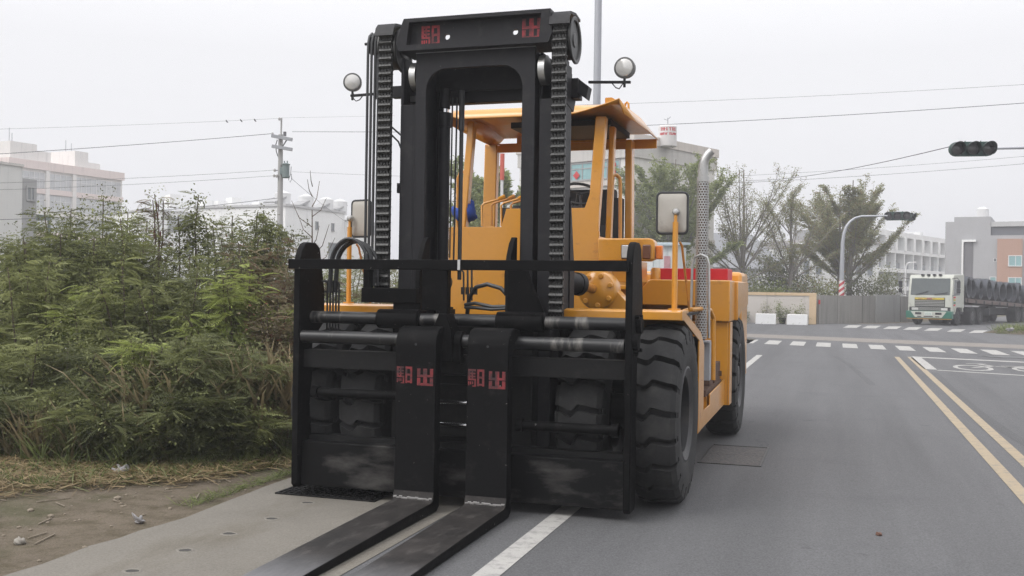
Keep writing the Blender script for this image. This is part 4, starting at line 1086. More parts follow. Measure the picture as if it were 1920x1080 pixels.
# rollers in the slots
for x in (-3.268, -2.19):
    b = MB(); b.cyl((x - .022, 7.60, 3.36), (x + .03, 7.60, 3.36), .115, n=28); part(b, 'mast_roller', MAT['steel'], mast)
b = MB(); b.box(-3.30, -3.24, 7.55, 7.6, 3.15, 3.2); b.box(-2.225, -2.2, 7.6, 7.9, 3.0, 3.5); part(b, 'slot_back', MAT['black_d'], mast)
# chain sprockets with guards
for xs_, xe in ((-3.53, -3.40), (-2.08, -1.955)):
    c = ((xs_ + xe) / 2, 7.60, 3.58)
    b = MB(); b.cyl((xs_, 7.6, 3.58), (xe, 7.6, 3.58), .15, n=32); b.cyl((xs_ - .012, 7.6, 3.58), (xs_, 7.6, 3.58), .18, n=32); b.lathe([(.182, .002), (.182, .016), (.172, .02), (.152, .016), (.148, .003), (.06, .003), (.05, .012), (.001, .014)], (xe, 7.6, 3.58), (1, 0, 0), 32); b.cyl((xe - .04, 7.6, 3.58), (xe, 7.6, 3.58), .05, n=14)
    sp = part(b, 'chain_sprocket', MAT['chain'], mast, smooth=30)
    b = MB(); pg = [(7.38, 3.66), (7.40, 3.725), (7.44, 3.765), (7.60, 3.79), (7.74, 3.775), (7.74, 3.755), (7.6, 3.77), (7.45, 3.745), (7.415, 3.715), (7.40, 3.66)]
    b.prism(pg, 'x', xs_ - .015, xe + .015)
    part(b, 'chain_guard', MAT['black'], mast)


def chain(x, w, y, z0, z1):
    """heavy leaf chain: rows of rounded plate ends with dark gaps between the narrower inner plates"""
    b = MB(); p = .0625; k = int((z1 - z0) / p); ridge = [(y + .02, -.022), (y - .010, -.023), (y - .022, -.016), (y - .028, 0), (y - .022, .016), (y - .010, .023), (y + .02, .022)]
    for i in range(k):
        z = z1 - (i + .5) * p; wob = .0025 * math.sin(i * 1.7)
        for j in range(4):                                   # outer plates, nearly touching
            xx = x - w / 2 + (j + .5) * w / 4; t = w / 8 * .93
            b.prism([(a, z + c_ + wob) for a, c_ in ridge], 'x', xx - t, xx + t)
        for j in range(5):                                   # inner plates bridge to the next row
            xx = x - w / 2 + j * w / 4; t = .0085
            b.prism([(y + .018, z - p - .01), (y - .012, z - p - .01), (y - .012, z + .01), (y + .018, z + .01)], 'x', max(xx - t, x - w / 2), min(xx + t, x + w / 2))
        b.cyl((x - w / 2 - .007, y - .004, z), (x + w / 2 + .007, y - .004, z), .011, n=8)
    b.box(x - w / 2 + .01, x + w / 2 - .01, y + .004, y + .016, z0, z1)
    part(b, 'lift_chain', MAT['chain'], mast, smooth=40)


chain(-3.462, .108, 7.43, 1.63, 3.70); chain(-2.02, .105, 7.43, 1.44, 3.70)
# hydraulic hoses over their own pulleys
for i in range(4):
    x = -3.628 + i * .032
    b = MB(); b.tube([(x, 7.44, 1.60), (x, 7.44, 3.50), (x, 7.445, 3.62), (x, 7.465, 3.68), (x, 7.51, 3.715), (x, 7.57, 3.70), (x, 7.61, 3.64), (x, 7.62, 3.5), (x, 7.62, 3.2)], .0115, 8); part(b, 'hydraulic_hose', MAT['hose'], mast)
b = MB(); b.cyl((-3.685, 7.50, 3.63), (-3.53, 7.50, 3.63), .012, n=8); b.cyl((-3.645, 7.53, 3.62), (-3.52, 7.53, 3.62), .075, n=20); part(b, 'hose_pulley', MAT['black'], mast)
# lift cylinders
for x in (-3.105, -2.355):
    b = MB(); b.cyl((x, 7.82, .3), (x, 7.82, 2.98), .048, n=18); b.cyl((x, 7.82, 2.98), (x, 7.82, 3.10), .056, n=18); b.cyl((x, 7.82, 3.135), (x, 7.82, 3.30), .045, n=14); lc = part(b, 'lift_cylinder', MAT['black'], mast)
    b = MB(); b.cyl((x, 7.82, 3.10), (x, 7.82, 3.135), .03, n=14); part(b, 'piston_rod', MAT['chrome'], mast)
b = MB(); b.tube([(-3.035, 7.8, 1.9), (-3.03, 7.8, 3.22)], .007, 6); b.tube([(-3.0, 7.8, 1.88), (-2.99, 7.8, 3.22)], .008, 6); b.tube([(-2.955, 7.82, 1.72), (-2.955, 7.82, 3.28)], .018, 8); b.cyl((-2.955, 7.82, 2.95), (-2.955, 7.82, 3.28), .024, n=10)
b.tube([(-3.0, 7.8, 1.88), (-2.98, 7.79, 1.865), (-2.86, 7.78, 1.86), (-2.83, 7.77, 1.84), (-2.825, 7.77, 1.55)], .008, 6); b.tube([(-3.03, 7.8, 1.83), (-2.89, 7.78, 1.83), (-2.865, 7.77, 1.81), (-2.86, 7.77, 1.55)], .008, 6); b.tube([(-3.03, 7.8, 1.80), (-2.92, 7.78, 1.80), (-2.9, 7.77, 1.78), (-2.895, 7.77, 1.55)], .008, 6)
for x in (-2.9, -2.862, -2.824, -2.79): b.cyl((x, 7.76, 1.60), (x, 7.76, 1.66), .017, n=8)
part(b, 'mast_pipes', MAT['hose'], mast)
b = MB(); b.tube([(-2.80, 7.6, 1.45), (-2.77, 7.56, 1.58), (-2.70, 7.52, 1.66), (-2.60, 7.5, 1.685), (-2.48, 7.48, 1.655), (-2.42, 7.47, 1.6)], .017, 10)
b.tube([(-2.80, 7.55, 1.52), (-2.7, 7.5, 1.535), (-2.55, 7.48, 1.51), (-2.42, 7.47, 1.515)], .014, 8); b.tube([(-2.80, 7.55, 1.50), (-2.7, 7.5, 1.50), (-2.55, 7.48, 1.49), (-2.42, 7.47, 1.50)], .014, 8)
part(b, 'hose_loop', MAT['hose'], mast)
# small pipes right behind the left chain
b = MB(); b.tube([(-3.55, 7.6, 3.02), (-3.36, 7.6, 2.86), (-3.355, 7.6, 2.80), (-3.355, 7.6, 1.7)], .008, 6); b.tube([(-3.55, 7.6, 2.96), (-3.42, 7.6, 2.84), (-3.395, 7.6, 2.78), (-3.395, 7.6, 1.75)], .008, 6); b.box(-3.42, -3.36, 7.58, 7.62, 2.42, 2.5); part(b, 'mast_pipes', MAT['hose'], mast)
# rear inclined flange seen right of the right chain
b = MB(); b.prism([(7.62, 3.45), (7.96, 3.45), (7.96, .9), (7.75, .9), (7.62, 2.2)], 'x', -2.077, -2.06); b.prism([(7.95, 2.4), (8.1, 1.8), (8.1, 1.0), (7.95, .9)], 'x', -2.077, -2.05); part(b, 'mast_flange', MAT['black'], mast)
# lamp brackets and work lamps
b = MB(); b.prism([(7.75, 3.14), (8.02, 3.10), (8.08, 3.20), (8.08, 3.32), (7.75, 3.40)], 'x', -2.078, -2.055); b.box(-2.054, -2.0, 7.93, 8.08, 3.20, 3.36); b.obox((-1.965, 8.0, 3.27), (.04, 0, -.03), (0, .06, 0), (.01, 0, .05)); part(b, 'lamp_bracket', MAT['black'], mast, bevel=.004)
b = MB(); b.box(-3.50, -3.37, 7.9, 8.05, 3.20, 3.42); b.box(-3.64, -3.5, 7.93, 8.0, 3.27, 3.37); part(b, 'lamp_bracket', MAT['black'], mast, bevel=.004)
for xa, xb, xl2, rr2, tw in ((-1.93, -1.585, -1.635, .083, -.12), (-3.44, -4.06, -4.045, .078, .30)):
    b = MB(); b.bar((xa, 8.0, 3.335), (xb, 8.0, 3.318), .026, .02); b.cyl((xl2, 8.0, 3.28), (xl2, 8.0, 3.36), .011, n=8); ar = part(b, 'lamp_arm', MAT['black'], bevel=.002)
    ax = Vector((tw, -1, -.03)).normalized(); c = Vector((xl2, 8.0, 3.435))
    b = MB(); b.lathe([(.02, -.11), (.05, -.10), (.078 * rr2 / .083, -.05), (rr2, -.01), (rr2 + .003, .0), (rr2 + .003, .014), (rr2 - .006, .016)], c, ax, 28); lp = part(b, 'work_lamp', MAT['lampgrey'])
    b = MB(); b.lathe([(rr2 - .007, .010), (rr2 * .8, .022), (rr2 * .4, .031), (.001, .034)], c, ax, 28); part(b, 'lamp_lens', MAT['clear'], lp)
    s_ = -1 if xl2 > -2.7 else 1
    b = MB(); b.tube([(xl2 + s_ * .1, 8.0, 3.315), (xl2 + s_ * .07, 8.0, 3.28), (xl2 + s_ * .04, 7.99, 3.268), (xl2 + s_ * .02, 7.98, 3.29), (xl2, 8.02, 3.34)], .005, 6); part(b, 'lamp_wire', MAT['hose'], lp)

# ---- carriage
PLp = [(7.05, .10), (7.05, 1.85), (7.08, 1.93), (7.13, 1.985), (7.18, 2.0), (7.30, 2.0), (7.37, 1.96), (7.46, 1.60), (7.46, 1.36), (7.27, 1.22), (7.27, .12), (7.24, .07), (7.08, .07)]
b = MB()
b.box(-3.33, -3.10, 7.34, 7.48, .25, 1.60); b.box(-2.40, -2.17, 7.34, 7.48, .25, 1.60)
b.box(-3.10, -2.40, 7.36, 7.44, .5, .9); b.box(-2.95, -2.52, 7.30, 7.42, 1.0, 1.2)
car = part(b, 'carriage', MAT['black_d'], bevel=.006)
for x0_, x1_ in ((-4.05, -3.995), (-1.412, -1.362)):
    b = MB(); b.prism(PLp, 'x', x0_, x1_); part(b, 'side_plate', MAT['black_c'], car, bevel=.008)
b = MB(); b.box(-4.065, -1.385, 6.985, 7.048, 1.785, 1.860); part(b, 'top_rail', MAT['black_c'], car, bevel=.004)
b = MB(); b.box(-2.655, -2.635, 6.9825, 6.985, 1.785, 1.860); part(b, 'chalk_mark', MAT['tick'], car)
b = MB(); b.cyl((-3.99, 7.25, 1.405), (-1.42, 7.25, 1.405), .048, n=22); part(b, 'carriage_shaft', MAT['rod'], car)
b = MB(); b.cyl((-3.99, 7.10, 1.255), (-1.42, 7.10, 1.255), .050, n=22); part(b, 'carriage_shaft', MAT['rod'], car)
for x0_, x1_ in ((-3.405, -3.06), (-2.425, -2.06)):
    b = MB(); b.cyl((x0_, 7.25, 1.405), (x1_, 7.25, 1.405), .075, n=24); b.box(x0_ + .01, x1_ - .01, 7.19, 7.40, 1.36, 1.472); b.cyl((x1_, 7.25, 1.405), (x1_ + .012, 7.25, 1.405), .066, n=24); part(b, 'shaft_sleeve', MAT['black_c'], car, bevel=.006)
b = MB(); b.box(-3.993, -1.413, 7.12, 7.24, 1.01, 1.15); part(b, 'cross_beam', MAT['black_d'], car, bevel=.005)
b = MB(); b.box(-3.993, -1.413, 7.11, 7.22, .085, .43); part(b, 'bottom_plate', MAT['scuff'], car, bevel=.006)
b = MB(); b.box(-3.993, -1.413, 7.225, 7.33, .40, .47); part(b, 'plate_ledge', MAT['black_d'], car)
# brackets above the shaft
b = MB(); b.prism([(-2.355, 1.80), (-2.21, 1.80), (-2.075, 1.475), (-2.355, 1.475)], 'y', 7.26, 7.29); b.bar((-2.207, 7.25, 1.80), (-2.07, 7.25, 1.475), .02, .012, (0, 1, 0)); part(b, 'gusset_plate', MAT['black_c'], car, bevel=.003)
b = MB(); b.box(-3.06, -2.83, 7.28, 7.31, 1.475, 1.82); part(b, 'gusset_plate', MAT['black_c'], car, bevel=.003)
b = MB(); b.box(-3.56, -3.09, 7.24, 7.36, 1.53, 1.645); b.box(-3.555, -3.50, 7.26, 7.34, 1.645, 1.81); part(b, 'hose_block', MAT['black_c'], car, bevel=.005)
for x, s_ in ((-3.105, 1), (-2.375, -1)):
    b = MB(); b.prism([(7.30, 1.76), (7.34, 1.90), (7.40, 2.0), (7.46, 2.05), (7.49, 2.05), (7.49, 1.6), (7.30, 1.6)], 'x', x - .02, x + .02); part(b, 'fin', MAT['black_c'], car, bevel=.003)
b = MB(); b.box(-2.805, -2.745, 7.02, 7.08, 1.33, 1.784); b.prism([(-2.88, 1.10), (-2.70, 1.10), (-2.70, 1.33), (-2.745, 1.46), (-2.805, 1.46), (-2.86, 1.33), (-2.88, 1.33)], 'y', 7.0, 7.16)
part(b, 'centre_bracket', MAT['black_c'], car, bevel=.005)
for x0_, x1_ in ((-2.935, -2.885), (-2.695, -2.64)):
    b = MB(); b.cyl((x0_, 7.10, 1.255), (x1_, 7.10, 1.255), .075, n=20); b.box(x0_, x1_, 7.03, 7.11, 1.09, 1.26); part(b, 'collar', MAT['black_c'], car, bevel=.004)
for x0_, x1_, z, ys in ((-3.93, -3.03, .815, 7.17), (-2.24, -1.47, .645, 7.17)):
    b = MB(); b.cyl((x0_, ys, z), (x1_, ys, z), .036, n=18); b.cyl((x0_, ys, z), (x0_ + .05, ys, z), .05, n=18); b.cyl((x1_ - .05, ys, z), (x1_, ys, z), .05, n=18); part(b, 'shift_cylinder', MAT['black_c'], car)
for z in (.79, .62):
    b = MB(); b.cyl((-3.05, 7.17, z), (-2.3, 7.17, z), .017, n=12); part(b, 'shift_rod', MAT['chrome'], car)
b = MB()
for z in (1.40, 1.285):
    b.cyl((-1.362, 7.25 if z > 1.3 else 7.12, z), (-1.325, 7.25 if z > 1.3 else 7.12, z), .06, n=18)
for yy, z in ((7.18, 1.46), (7.32, 1.46), (7.16, 1.2), (7.3, 1.22)): b.cyl((-1.362, yy, z), (-1.335, yy, z), .016, n=6)
part(b, 'shaft_end_cap', MAT['black_c'], car)
# hoses arching at the left end, and the row of pipes under them
for k in range(4):
    b = MB(); x0_ = -3.86 + .02 * k; yy = 7.30 + .03 * k; pts = []
    for i in range(15):
        a = PI - PI * i / 14; pts.append((-3.70 + .01 * k + (.165 + .012 * (k % 2)) * math.cos(a), yy, 1.80 + (.235 - .008 * k) * math.sin(a)))
    pts = [(pts[0][0] - .01, yy, 1.6)] + pts + [(pts[-1][0] + .005, yy, 1.66)]
    b.tube(pts, .0125, 10); part(b, 'arched_hose', MAT['hose'], car)
b = MB()
for k in range(5):
    x = -3.93 + .026 * k
    b.tube([(x - .05, 7.38, 1.695), (x - .015, 7.38, 1.69), (x, 7.38, 1.675), (x, 7.38, 1.3)], .008, 6)
b.box(-3.95, -3.82, 7.365, 7.40, 1.60, 1.615); part(b, 'pipe_row', MAT['hose'], car)

# ---- forks
for x0_, x1_ in ((-3.085, -2.765), (-2.525, -2.21)):
    b = MB(); fy = 6.86
    prof = [(fy, .16), (fy, 1.22), (fy + .012, 1.29), (fy + .06, 1.345), (fy + .14, 1.365), (fy + .26, 1.35), (fy + .33, 1.29), (fy + .34, 1.20), (fy + .31, 1.20), (fy + .28, 1.27), (fy + .17, 1.27), (fy + .105, 1.16), (fy + .105, .04), (fy + .06, .012), (4.6, .012), (4.25, .02), (4.2, .035), (4.25, .045), (fy - .45, .088), (fy - .05, .093), (fy - .018, .107)]
    n = len(prof); b.prism(prof, 'x', x0_, x1_)
    side_i = [i for i in range(n)]
    # blade top gets the worn finish: faces between the tip and the heel
    for fi, f in enumerate(b.f):
        ys_ = [b.v[i][1] for i in f]
        if len(f) == 4 and max(ys_) <= fy - .0 + 1e-6 and max(b.v[i][2] for i in f) < .2: b.m[fi] = 1
    fk = part(b, 'fork', [MAT['black_c'], MAT['forktop']], bevel=.006)
    xm = x1_ - x0_
    character('ri', x0_ + .012, x0_ + .135, .945, 1.07, fy, fk, 'stencil_f'); character('chu', x1_ - .145, x1_ - .02, .935, 1.06, fy, fk, 'stencil_f')
    b = MB(); b.cyl((x0_ + xm / 2, fy - .002, 1.285 - .05), (x0_ + xm / 2, fy + .0, 1.285 - .05), .009, n=10); part(b, 'pin_hole', MAT['hose'], fk)
    b = MB()
    rr = random.Random(int(-x0_ * 100))
    for k in range(14):
        xx = x0_ + .01 + k * (xm - .02) / 14; b.obox((xx + .01, fy - .017 + rr.uniform(-.003, .002), .111 + rr.uniform(-.004, .006)), (.012, 0, 0), (0, .006, .002), (0, -.001, .004 + rr.uniform(0, .003)))
    part(b, 'heel_wear', M('bare_heel', (.33, .32, .31), .5, .4, .3, 40), fk)

# blue cloth bundle on the left of the cab
cl = lump('cloth_bundle', (-3.51, 9.43, 2.32), .105, MAT['blue'], 'crumpled bright blue cloth bundle beside the left windscreen post', 'cloth', 31, 1.1, .6)

# ================================================================== TRUCK WITH WIRE COILS
tp0 = at(1717, 608, Z=0); tp1 = at(1789, 611.5, Z=0)
hd = Vector((-.43, -.90, 0)).normalized(); rt = Vector((-hd.y, hd.x, 0))        # heading and the truck's left side (viewer's right)
tc = (tp0 + tp1) / 2 - _R * .28; tc.z = 0
TK = thing('flatbed_truck', tc, 'pale grey articulated flatbed truck with a green bumper waiting at the junction', 'truck')
TK.rotation_euler.z = math.atan2(rt.y, rt.x)                                     # local +x: viewer's right, +y: away along the truck
tw_ = M('truck_cab_cream', (.44, .45, .40), .4, 0, .06, 3, dirt=(.3, .29, .25), damt=.2); tg = M('truck_green', (.02, .13, .09), .4, 0, .1); tb = M('truck_black', (.016, .016, .018), .6, 0, .3, 5); tr_ = M('truck_tyre', (.02, .02, .021), .85, 0, .3, 6)


def tpart(mb, name, m, parent=TK, bevel=0.0, smooth=35): return mb.build(name, m, parent, org=(0, 0, 0), bevel=bevel, smooth=smooth)


hw2 = 1.2
b = MB(); prof = [(0, .62), (0, 1.45), (.03, 1.62), (.16, 2.62), (.30, 2.78), (1.75, 2.82), (1.8, 2.7), (1.8, .95), (1.25, .95), (1.15, 1.12), (.75, 1.12), (.55, .95), (.5, .62)]
b.prism(prof, 'x', -hw2, hw2); cabb = tpart(b, 'cab', tw_, bevel=.03)
b = MB(); b.quad((-1.07, .055, 1.66), (1.07, .055, 1.66), (1.05, .168, 2.58), (-1.05, .168, 2.58)); b.v = [(x, y - .035, z) for x, y, z in b.v]; tpart(b, 'windscreen', glass('truck_glass', (.07, .085, .085), .06))
b = MB(); b.bar((-.75, -.02, 1.68), (-.1, .0, 1.86), .03, .03); b.bar((.25, -.02, 1.7), (.95, .0, 1.8), .03, .03); tpart(b, 'wipers', tb)
b = MB(); b.quad((hw2 + .004, .22, 1.66), (hw2 + .004, 1.15, 1.66), (hw2 + .004, 1.15, 2.5), (hw2 + .004, .30, 2.5)); tpart(b, 'side_window', glass('truck_glass_side', (.09, .10, .10), .06))
b = MB(); b.box(-.82, .82, -.03, .0, 1.02, 1.52); gr = tpart(b, 'grille', tb)
b = MB()
for k in range(4): b.box(-.80, .80, -.045, -.031, 1.055 + k * .085, 1.105 + k * .085)
for k in range(3): b.box(-.6, .6, -.045, -.031, .82 + k * .06, .855 + k * .06)
tpart(b, 'grille_bars', M('grille_grey', (.3, .3, .28), .4, .3, .1), gr)
b = MB(); b.box(-.80, .80, -.05, -.031, 1.41, 1.51); tpart(b, 'name_strip', M('strip_yellow', (.55, .43, .03), .5, 0, .1), gr)
b = MB(); b.box(-.14, .14, -.058, -.051, 1.42, 1.50); b.box(-.62, -.38, -.056, -.051, 1.44, 1.47); b.prism([(-.32, 1.48), (-.15, 1.44), (-.15, 1.46), (-.32, 1.50)], 'y', -.056, -.051); b.prism([(.32, 1.48), (.15, 1.44), (.15, 1.46), (.32, 1.50)], 'y', -.056, -.051); tpart(b, 'emblem', M('emblem_red', (.35, .12, .1), .5, .2, .2), gr)
b = MB(); b.box(-1.12, 1.12, -.02, .0, .78, 1.0); tpart(b, 'lamp_panel', tb)
for x in (-.98, .62):
    b = MB(); b.box(x, x + .36, -.04, -.021, .82, .96); tpart(b, 'headlight', MAT['clear'])
b = MB(); b.prism([(-1.25, .78), (-1.25, .38), (1.25, .38), (1.25, .78)], 'y', -.18, .1); bp = tpart(b, 'bumper', tg, bevel=.02)
b = MB(); b.prism([(-.98, .76), (.98, .76), (.72, .42), (-.72, .42)], 'y', -.195, -.181); tpart(b, 'bumper_panel', tw_, bp)
b = MB()
for x0_, x1_, z0_, z1_ in ((-.72, -.38, .58, .70), (.38, .72, .58, .70), (-.6, -.38, .45, .5), (-.25, .25, .45, .5), (.38, .6, .45, .5)): b.box(x0_, x1_, -.203, -.196, z0_, z1_)
tpart(b, 'bumper_openings', tb, bp)
b = MB(); b.box(-.2, .2, -.206, -.196, .54, .72); pl = tpart(b, 'licence_plate', M('plate_white', (.55, .58, .55), .5, 0, .05), bp)
b = MB()
for k in range(6):
    x = -.16 + k * .055; b.box(x, x + .03, -.209, -.2062, .57, .58); b.box(x, x + .03, -.209, -.2062, .66, .67)
    b.box(x if k % 2 else x + .02, (x if k % 2 else x + .02) + .01, -.209, -.2062, .58, .66)
tpart(b, 'plate_characters', M('plate_green', (.05, .22, .14), .6), pl)
b = MB(); b.box(-1.2, 1.2, -.16, -.02, .33, .37); tpart(b, 'bumper_strip', M('strip_orange', (.35, .2, .04), .6))
b = MB()
for k in range(4): b.box(-.55 + k * .32, -.41 + k * .32, .13, .28, 2.72, 2.82)
tpart(b, 'marker_lamp', tb)
for s in (-1, 1):
    b = MB(); b.tube([(s * 1.15, .1, 2.55), (s * 1.5, -.1, 2.6), (s * 1.58, -.1, 2.5), (s * 1.58, -.1, 1.8), (s * 1.45, -.05, 1.68), (s * 1.2, .0, 1.62)], .018, 6); f = tpart(b, 'mirror_arm', tb)
    b = MB(); b.box(s * 1.58 - .09, s * 1.58 + .09, -.16, -.1, 2.05, 2.42); b.box(s * 1.58 - .09, s * 1.58 + .09, -.16, -.1, 1.78, 2.02); tpart(b, 'mirror', tb, f)
b = MB()
for z, c in ((1.50, 0), (1.36, 1), (1.2, 2), (1.07, 0)): b.mat(c).box(hw2 + .002, hw2 + .012, .2, .5, z, z + .09)
tpart(b, 'door_stickers', [MAT['red'], M('stick_y', (.5, .42, .05), .6), M('stick_g', (.05, .2, .12), .6)])
b = MB(); b.box(-.5, .5, .2, 14.2, .55, .91); b.box(-1.2, 1.2, 5.9, 6.1, .5, .9); b.box(-.9, .9, 11.0, 13.0, .45, .9); b.box(-1.0, 1.0, 1.85, 2.3, .6, 1.6); tpart(b, 'chassis', tb)


def twheel(x0_, x1_, y, s):
    b = MB(); r = .5
    b.lathe([(r * .5, 0), (r * .93, 0), (r, .04), (r, abs(x1_ - x0_) - .04), (r * .93, abs(x1_ - x0_)), (r * .55, abs(x1_ - x0_))], (x0_, y, r), (s, 0, 0), 26); t = tpart(b, 'wheel', tr_)
    b = MB(); e = abs(x1_ - x0_); b.lathe([(r * .55, e), (r * .5, e - .08), (.15, e - .1), (.13, e - .02), (.001, e - .01)], (x0_, y, r), (s, 0, 0), 20); tpart(b, 'rim', M('truck_rim', (.13, .13, .13), .6, .2, .2), t)


for y, dbl in ((.95, 0), (3.3, 1), (4.5, 1), (11.3, 1), (12.5, 1)):
    twheel(.88 if not dbl else .6, 1.17, y, 1); twheel(-.88 if not dbl else -.6, -1.17, y, -1)
b = MB(); b.prism([(.3, .95), (.42, 1.1), (.62, 1.16), (1.3, 1.16), (1.5, 1.05), (1.6, .75), (1.5, .75), (1.38, 1.0), (.55, 1.0), (.42, .75), (.3, .75)], 'x', .95, 1.24); tpart(b, 'mudguard', tw_)
b = MB(); b.prism([(2.0, 1.28), (2.0, 1.50), (14.6, 1.12), (14.6, .92)], 'x', -1.22, 1.22); bed = tpart(b, 'flat_bed', M('bed_rust', (.12, .085, .075), .8, 0, .3, 4))
b = MB()
for k in range(9): b.box(1.221, 1.27, 2.2 + k * 1.35, 2.3 + k * 1.35, 1.25 - .0405 * k, 1.44 - .0405 * k)
tpart(b, 'stake_pockets', tb, bed)
b = MB(); b.box(-1.2, 1.2, 1.93, 1.998, 1.28, 2.2); tpart(b, 'headboard', tb, bed)
cm = M('wire_coil_steel', (.045, .05, .062), .6, .3, .3, 9, bump=.3, bscale=20)
crr = random.Random(11); Rm = Matrix.Rotation(TK.rotation_euler.z, 3, 'Z'); ycoil = 2.15
names = ['first coil behind the truck cab', 'second coil from the cab', 'third coil from the cab', 'fourth coil from the cab', 'fifth coil from the cab', 'sixth coil from the cab', 'wide seventh coil from the cab', 'eighth coil from the cab', 'ninth coil, near the tail of the flatbed', 'last coil at the tail of the flatbed']
bedz = lambda y: 1.50 - .030 * (y - 2)
for i in range(10):
    ro, ri, ln_ = .64 + crr.uniform(-.03, .03), .46 + crr.uniform(-.03, .03), 1.75 + crr.uniform(-.2, .2); b = MB(); prof = []; nl = 14
    for k in range(nl + 1): prof.append((ro - .022 * (k % 2) - (.04 if k in (0, nl) else 0), -ln_ / 2 + ln_ * k / nl))
    for k in range(nl + 1): prof.append((ri + .018 * (k % 2) + (.03 if k in (0, nl) else 0), ln_ / 2 - ln_ * k / nl))
    b.lathe(prof, (0, 0, ro - .01), (1, 0, crr.uniform(-.03, .03)), 32, closed=True)
    for k in range(4):                                                       # tie wires
        a = 2 * PI * k / 4 + crr.uniform(0, .6); q = Vector((0, math.cos(a), math.sin(a))); b.bar(q * (ro + .01) + Vector((-ln_ / 2, 0, ro - .01)), q * (ro + .01) + Vector((ln_ / 2, 0, ro - .01)), .03, .015, q)
    o = b.build('wire_coil', cm, org=(0, 0, 0), smooth=40)
    yy = 2.8 + i * 1.16 + (.55 if i >= 7 else 0)
    p = tc + Rm @ Vector((.1 + crr.uniform(-.12, .12), yy, bedz(yy) + .015)); o.location = p; o.rotation_euler.z = TK.rotation_euler.z + crr.uniform(-.16, .16)
    tag(o, 'dark steel wire coil standing on the flatbed, ' + names[i], 'wire coil', 'steel wire coils on the flatbed')

# ================================================================== SIGNALS, POLES, WIRES
sg = M('signal_green', (.012, .05, .04), .5, 0, .15, 8); sgv = M('signal_visor_dark', (.010, .020, .018), .6, 0, .15, 8); slens = M('signal_lens_dark', (.03, .025, .03), .25, 0, .3, 30, spec=.8)


def signal_head(parent, c, ax, side, n, r, pitch, up=Vector((0, 0, 1))):
    """row of lamp units with tunnel visors; ax: facing, side: along the row"""
    b = MB(); L0 = pitch * (n - 1)
    pts = []
    for k in range(9): a = PI / 2 + PI * k / 8; pts.append((-L0 / 2 + r * 1.12 * math.cos(a), r * 1.12 * math.sin(a)))
    for k in range(9): a = -PI / 2 + PI * k / 8; pts.append((L0 / 2 + r * 1.12 * math.cos(a), r * 1.12 * math.sin(a)))
    k = len(pts); vs = [c + side * x + up * z for x, z in pts] + [c + side * x + up * z - ax * r * .75 for x, z in pts]
    b.add(vs, [tuple(range(k)), tuple(range(2 * k - 1, k - 1, -1))] + [(i, (i + 1) % k, k + (i + 1) % k, k + i) for i in range(k)])
    for i in range(n - 1): b.cyl(c + side * (-L0 / 2 + (i + .5) * pitch) + up * r * 1.1, c + side * (-L0 / 2 + (i + .5) * pitch) + up * r * 1.25, r * .09, n=6)
    h = b.build('signal_head', sg, parent, bevel=.006)
    for i in range(n):
        cc = c + side * (-L0 / 2 + i * pitch)
        b = MB(); o = 0; m_ = 22; vs = []; fs = []
        for j in range(m_ + 1):
            a = R_(-62 + 304 * j / m_); d = side * math.cos(a) + up * math.sin(a)
            ln_ = r * (1.35 * (.55 + .45 * max(0, math.sin(a))) )
            vs += [cc + d * r, cc + d * r + ax * ln_, cc + d * r * 1.06 + ax * ln_, cc + d * r * 1.06]
        for j in range(m_):
            for q in range(4): fs.append((j * 4 + q, j * 4 + (q + 1) % 4, (j + 1) * 4 + (q + 1) % 4, (j + 1) * 4 + q))
        b.add(vs, fs); b.build('visor', sgv, h)
        b = MB(); b.lathe([(r * .98, .002), (r * .7, .02), (.001, .04)], cc, ax, 20); b.build('lens', slens, h)
    return h


# near signal on its long arm at the upper right
s0 = at(1824, 279, D=26); TS = thing('traffic_light', (s0.x + 4.6, s0.y + 1.0, 0), 'dark green traffic light hanging large at the upper right on a thin grey arm', 'traffic light')
ax = Vector((.26, -.96, -.02)).normalized(); sd_ = Vector((.93, .27, .02)).normalized()
signal_head(TS, s0, ax, sd_, 3, .165, .395)
b = MB(); e = Vector((s0.x + 4.6, s0.y + 1.0, 5.62)); b.tube([s0 + sd_ * .55, s0 + sd_ * 1.2 + Vector((0, 0, .01)), e], [.03, .035, .07], 10); b.build('arm', MAT['silver'], TS)
b = MB(); b.tube([(e.x, e.y, 0), (e.x, e.y, 6.0)], [.11, .08], 14); b.cyl((e.x, e.y, 0), (e.x, e.y, .03), .22, n=16); b.build('pole', MAT['silver'], TS)
# far signal with the striped pole
p0 = at(1577, 605, Z=0); D2 = (p0 - Vector((0, 0, CAMH))).dot(_F)
TF = thing('traffic_light', p0, 'curved grey signal pole with red and white stripes and two small green signal heads', 'traffic light')
pt = lambda u, v, d=0: at(u, v, D=D2 + d)
b = MB(); path = [p0, Vector((p0.x, p0.y, 3.2)), pt(1580, 455), pt(1582.5, 437), pt(1587, 425), pt(1594, 415.5), pt(1603, 409), pt(1615, 405.5), pt(1664, 404.5, -.6)]
b.tube(path, [.17, .13, .11, .095, .085, .075, .068, .06, .045], 12); b.lathe([(.42, 0), (.40, .06), (.2, .14), (.17, .14)], p0, n=18); b.build('pole', MAT['silver'], TF)
b = MB(); z0_, z1_ = 1.12, 2.42
for k in range(36):
    pass
b.lathe([(.163, z0_), (.152, z1_)], p0, n=28); b.f = b.f[:-2]; b.m = b.m[:-2]


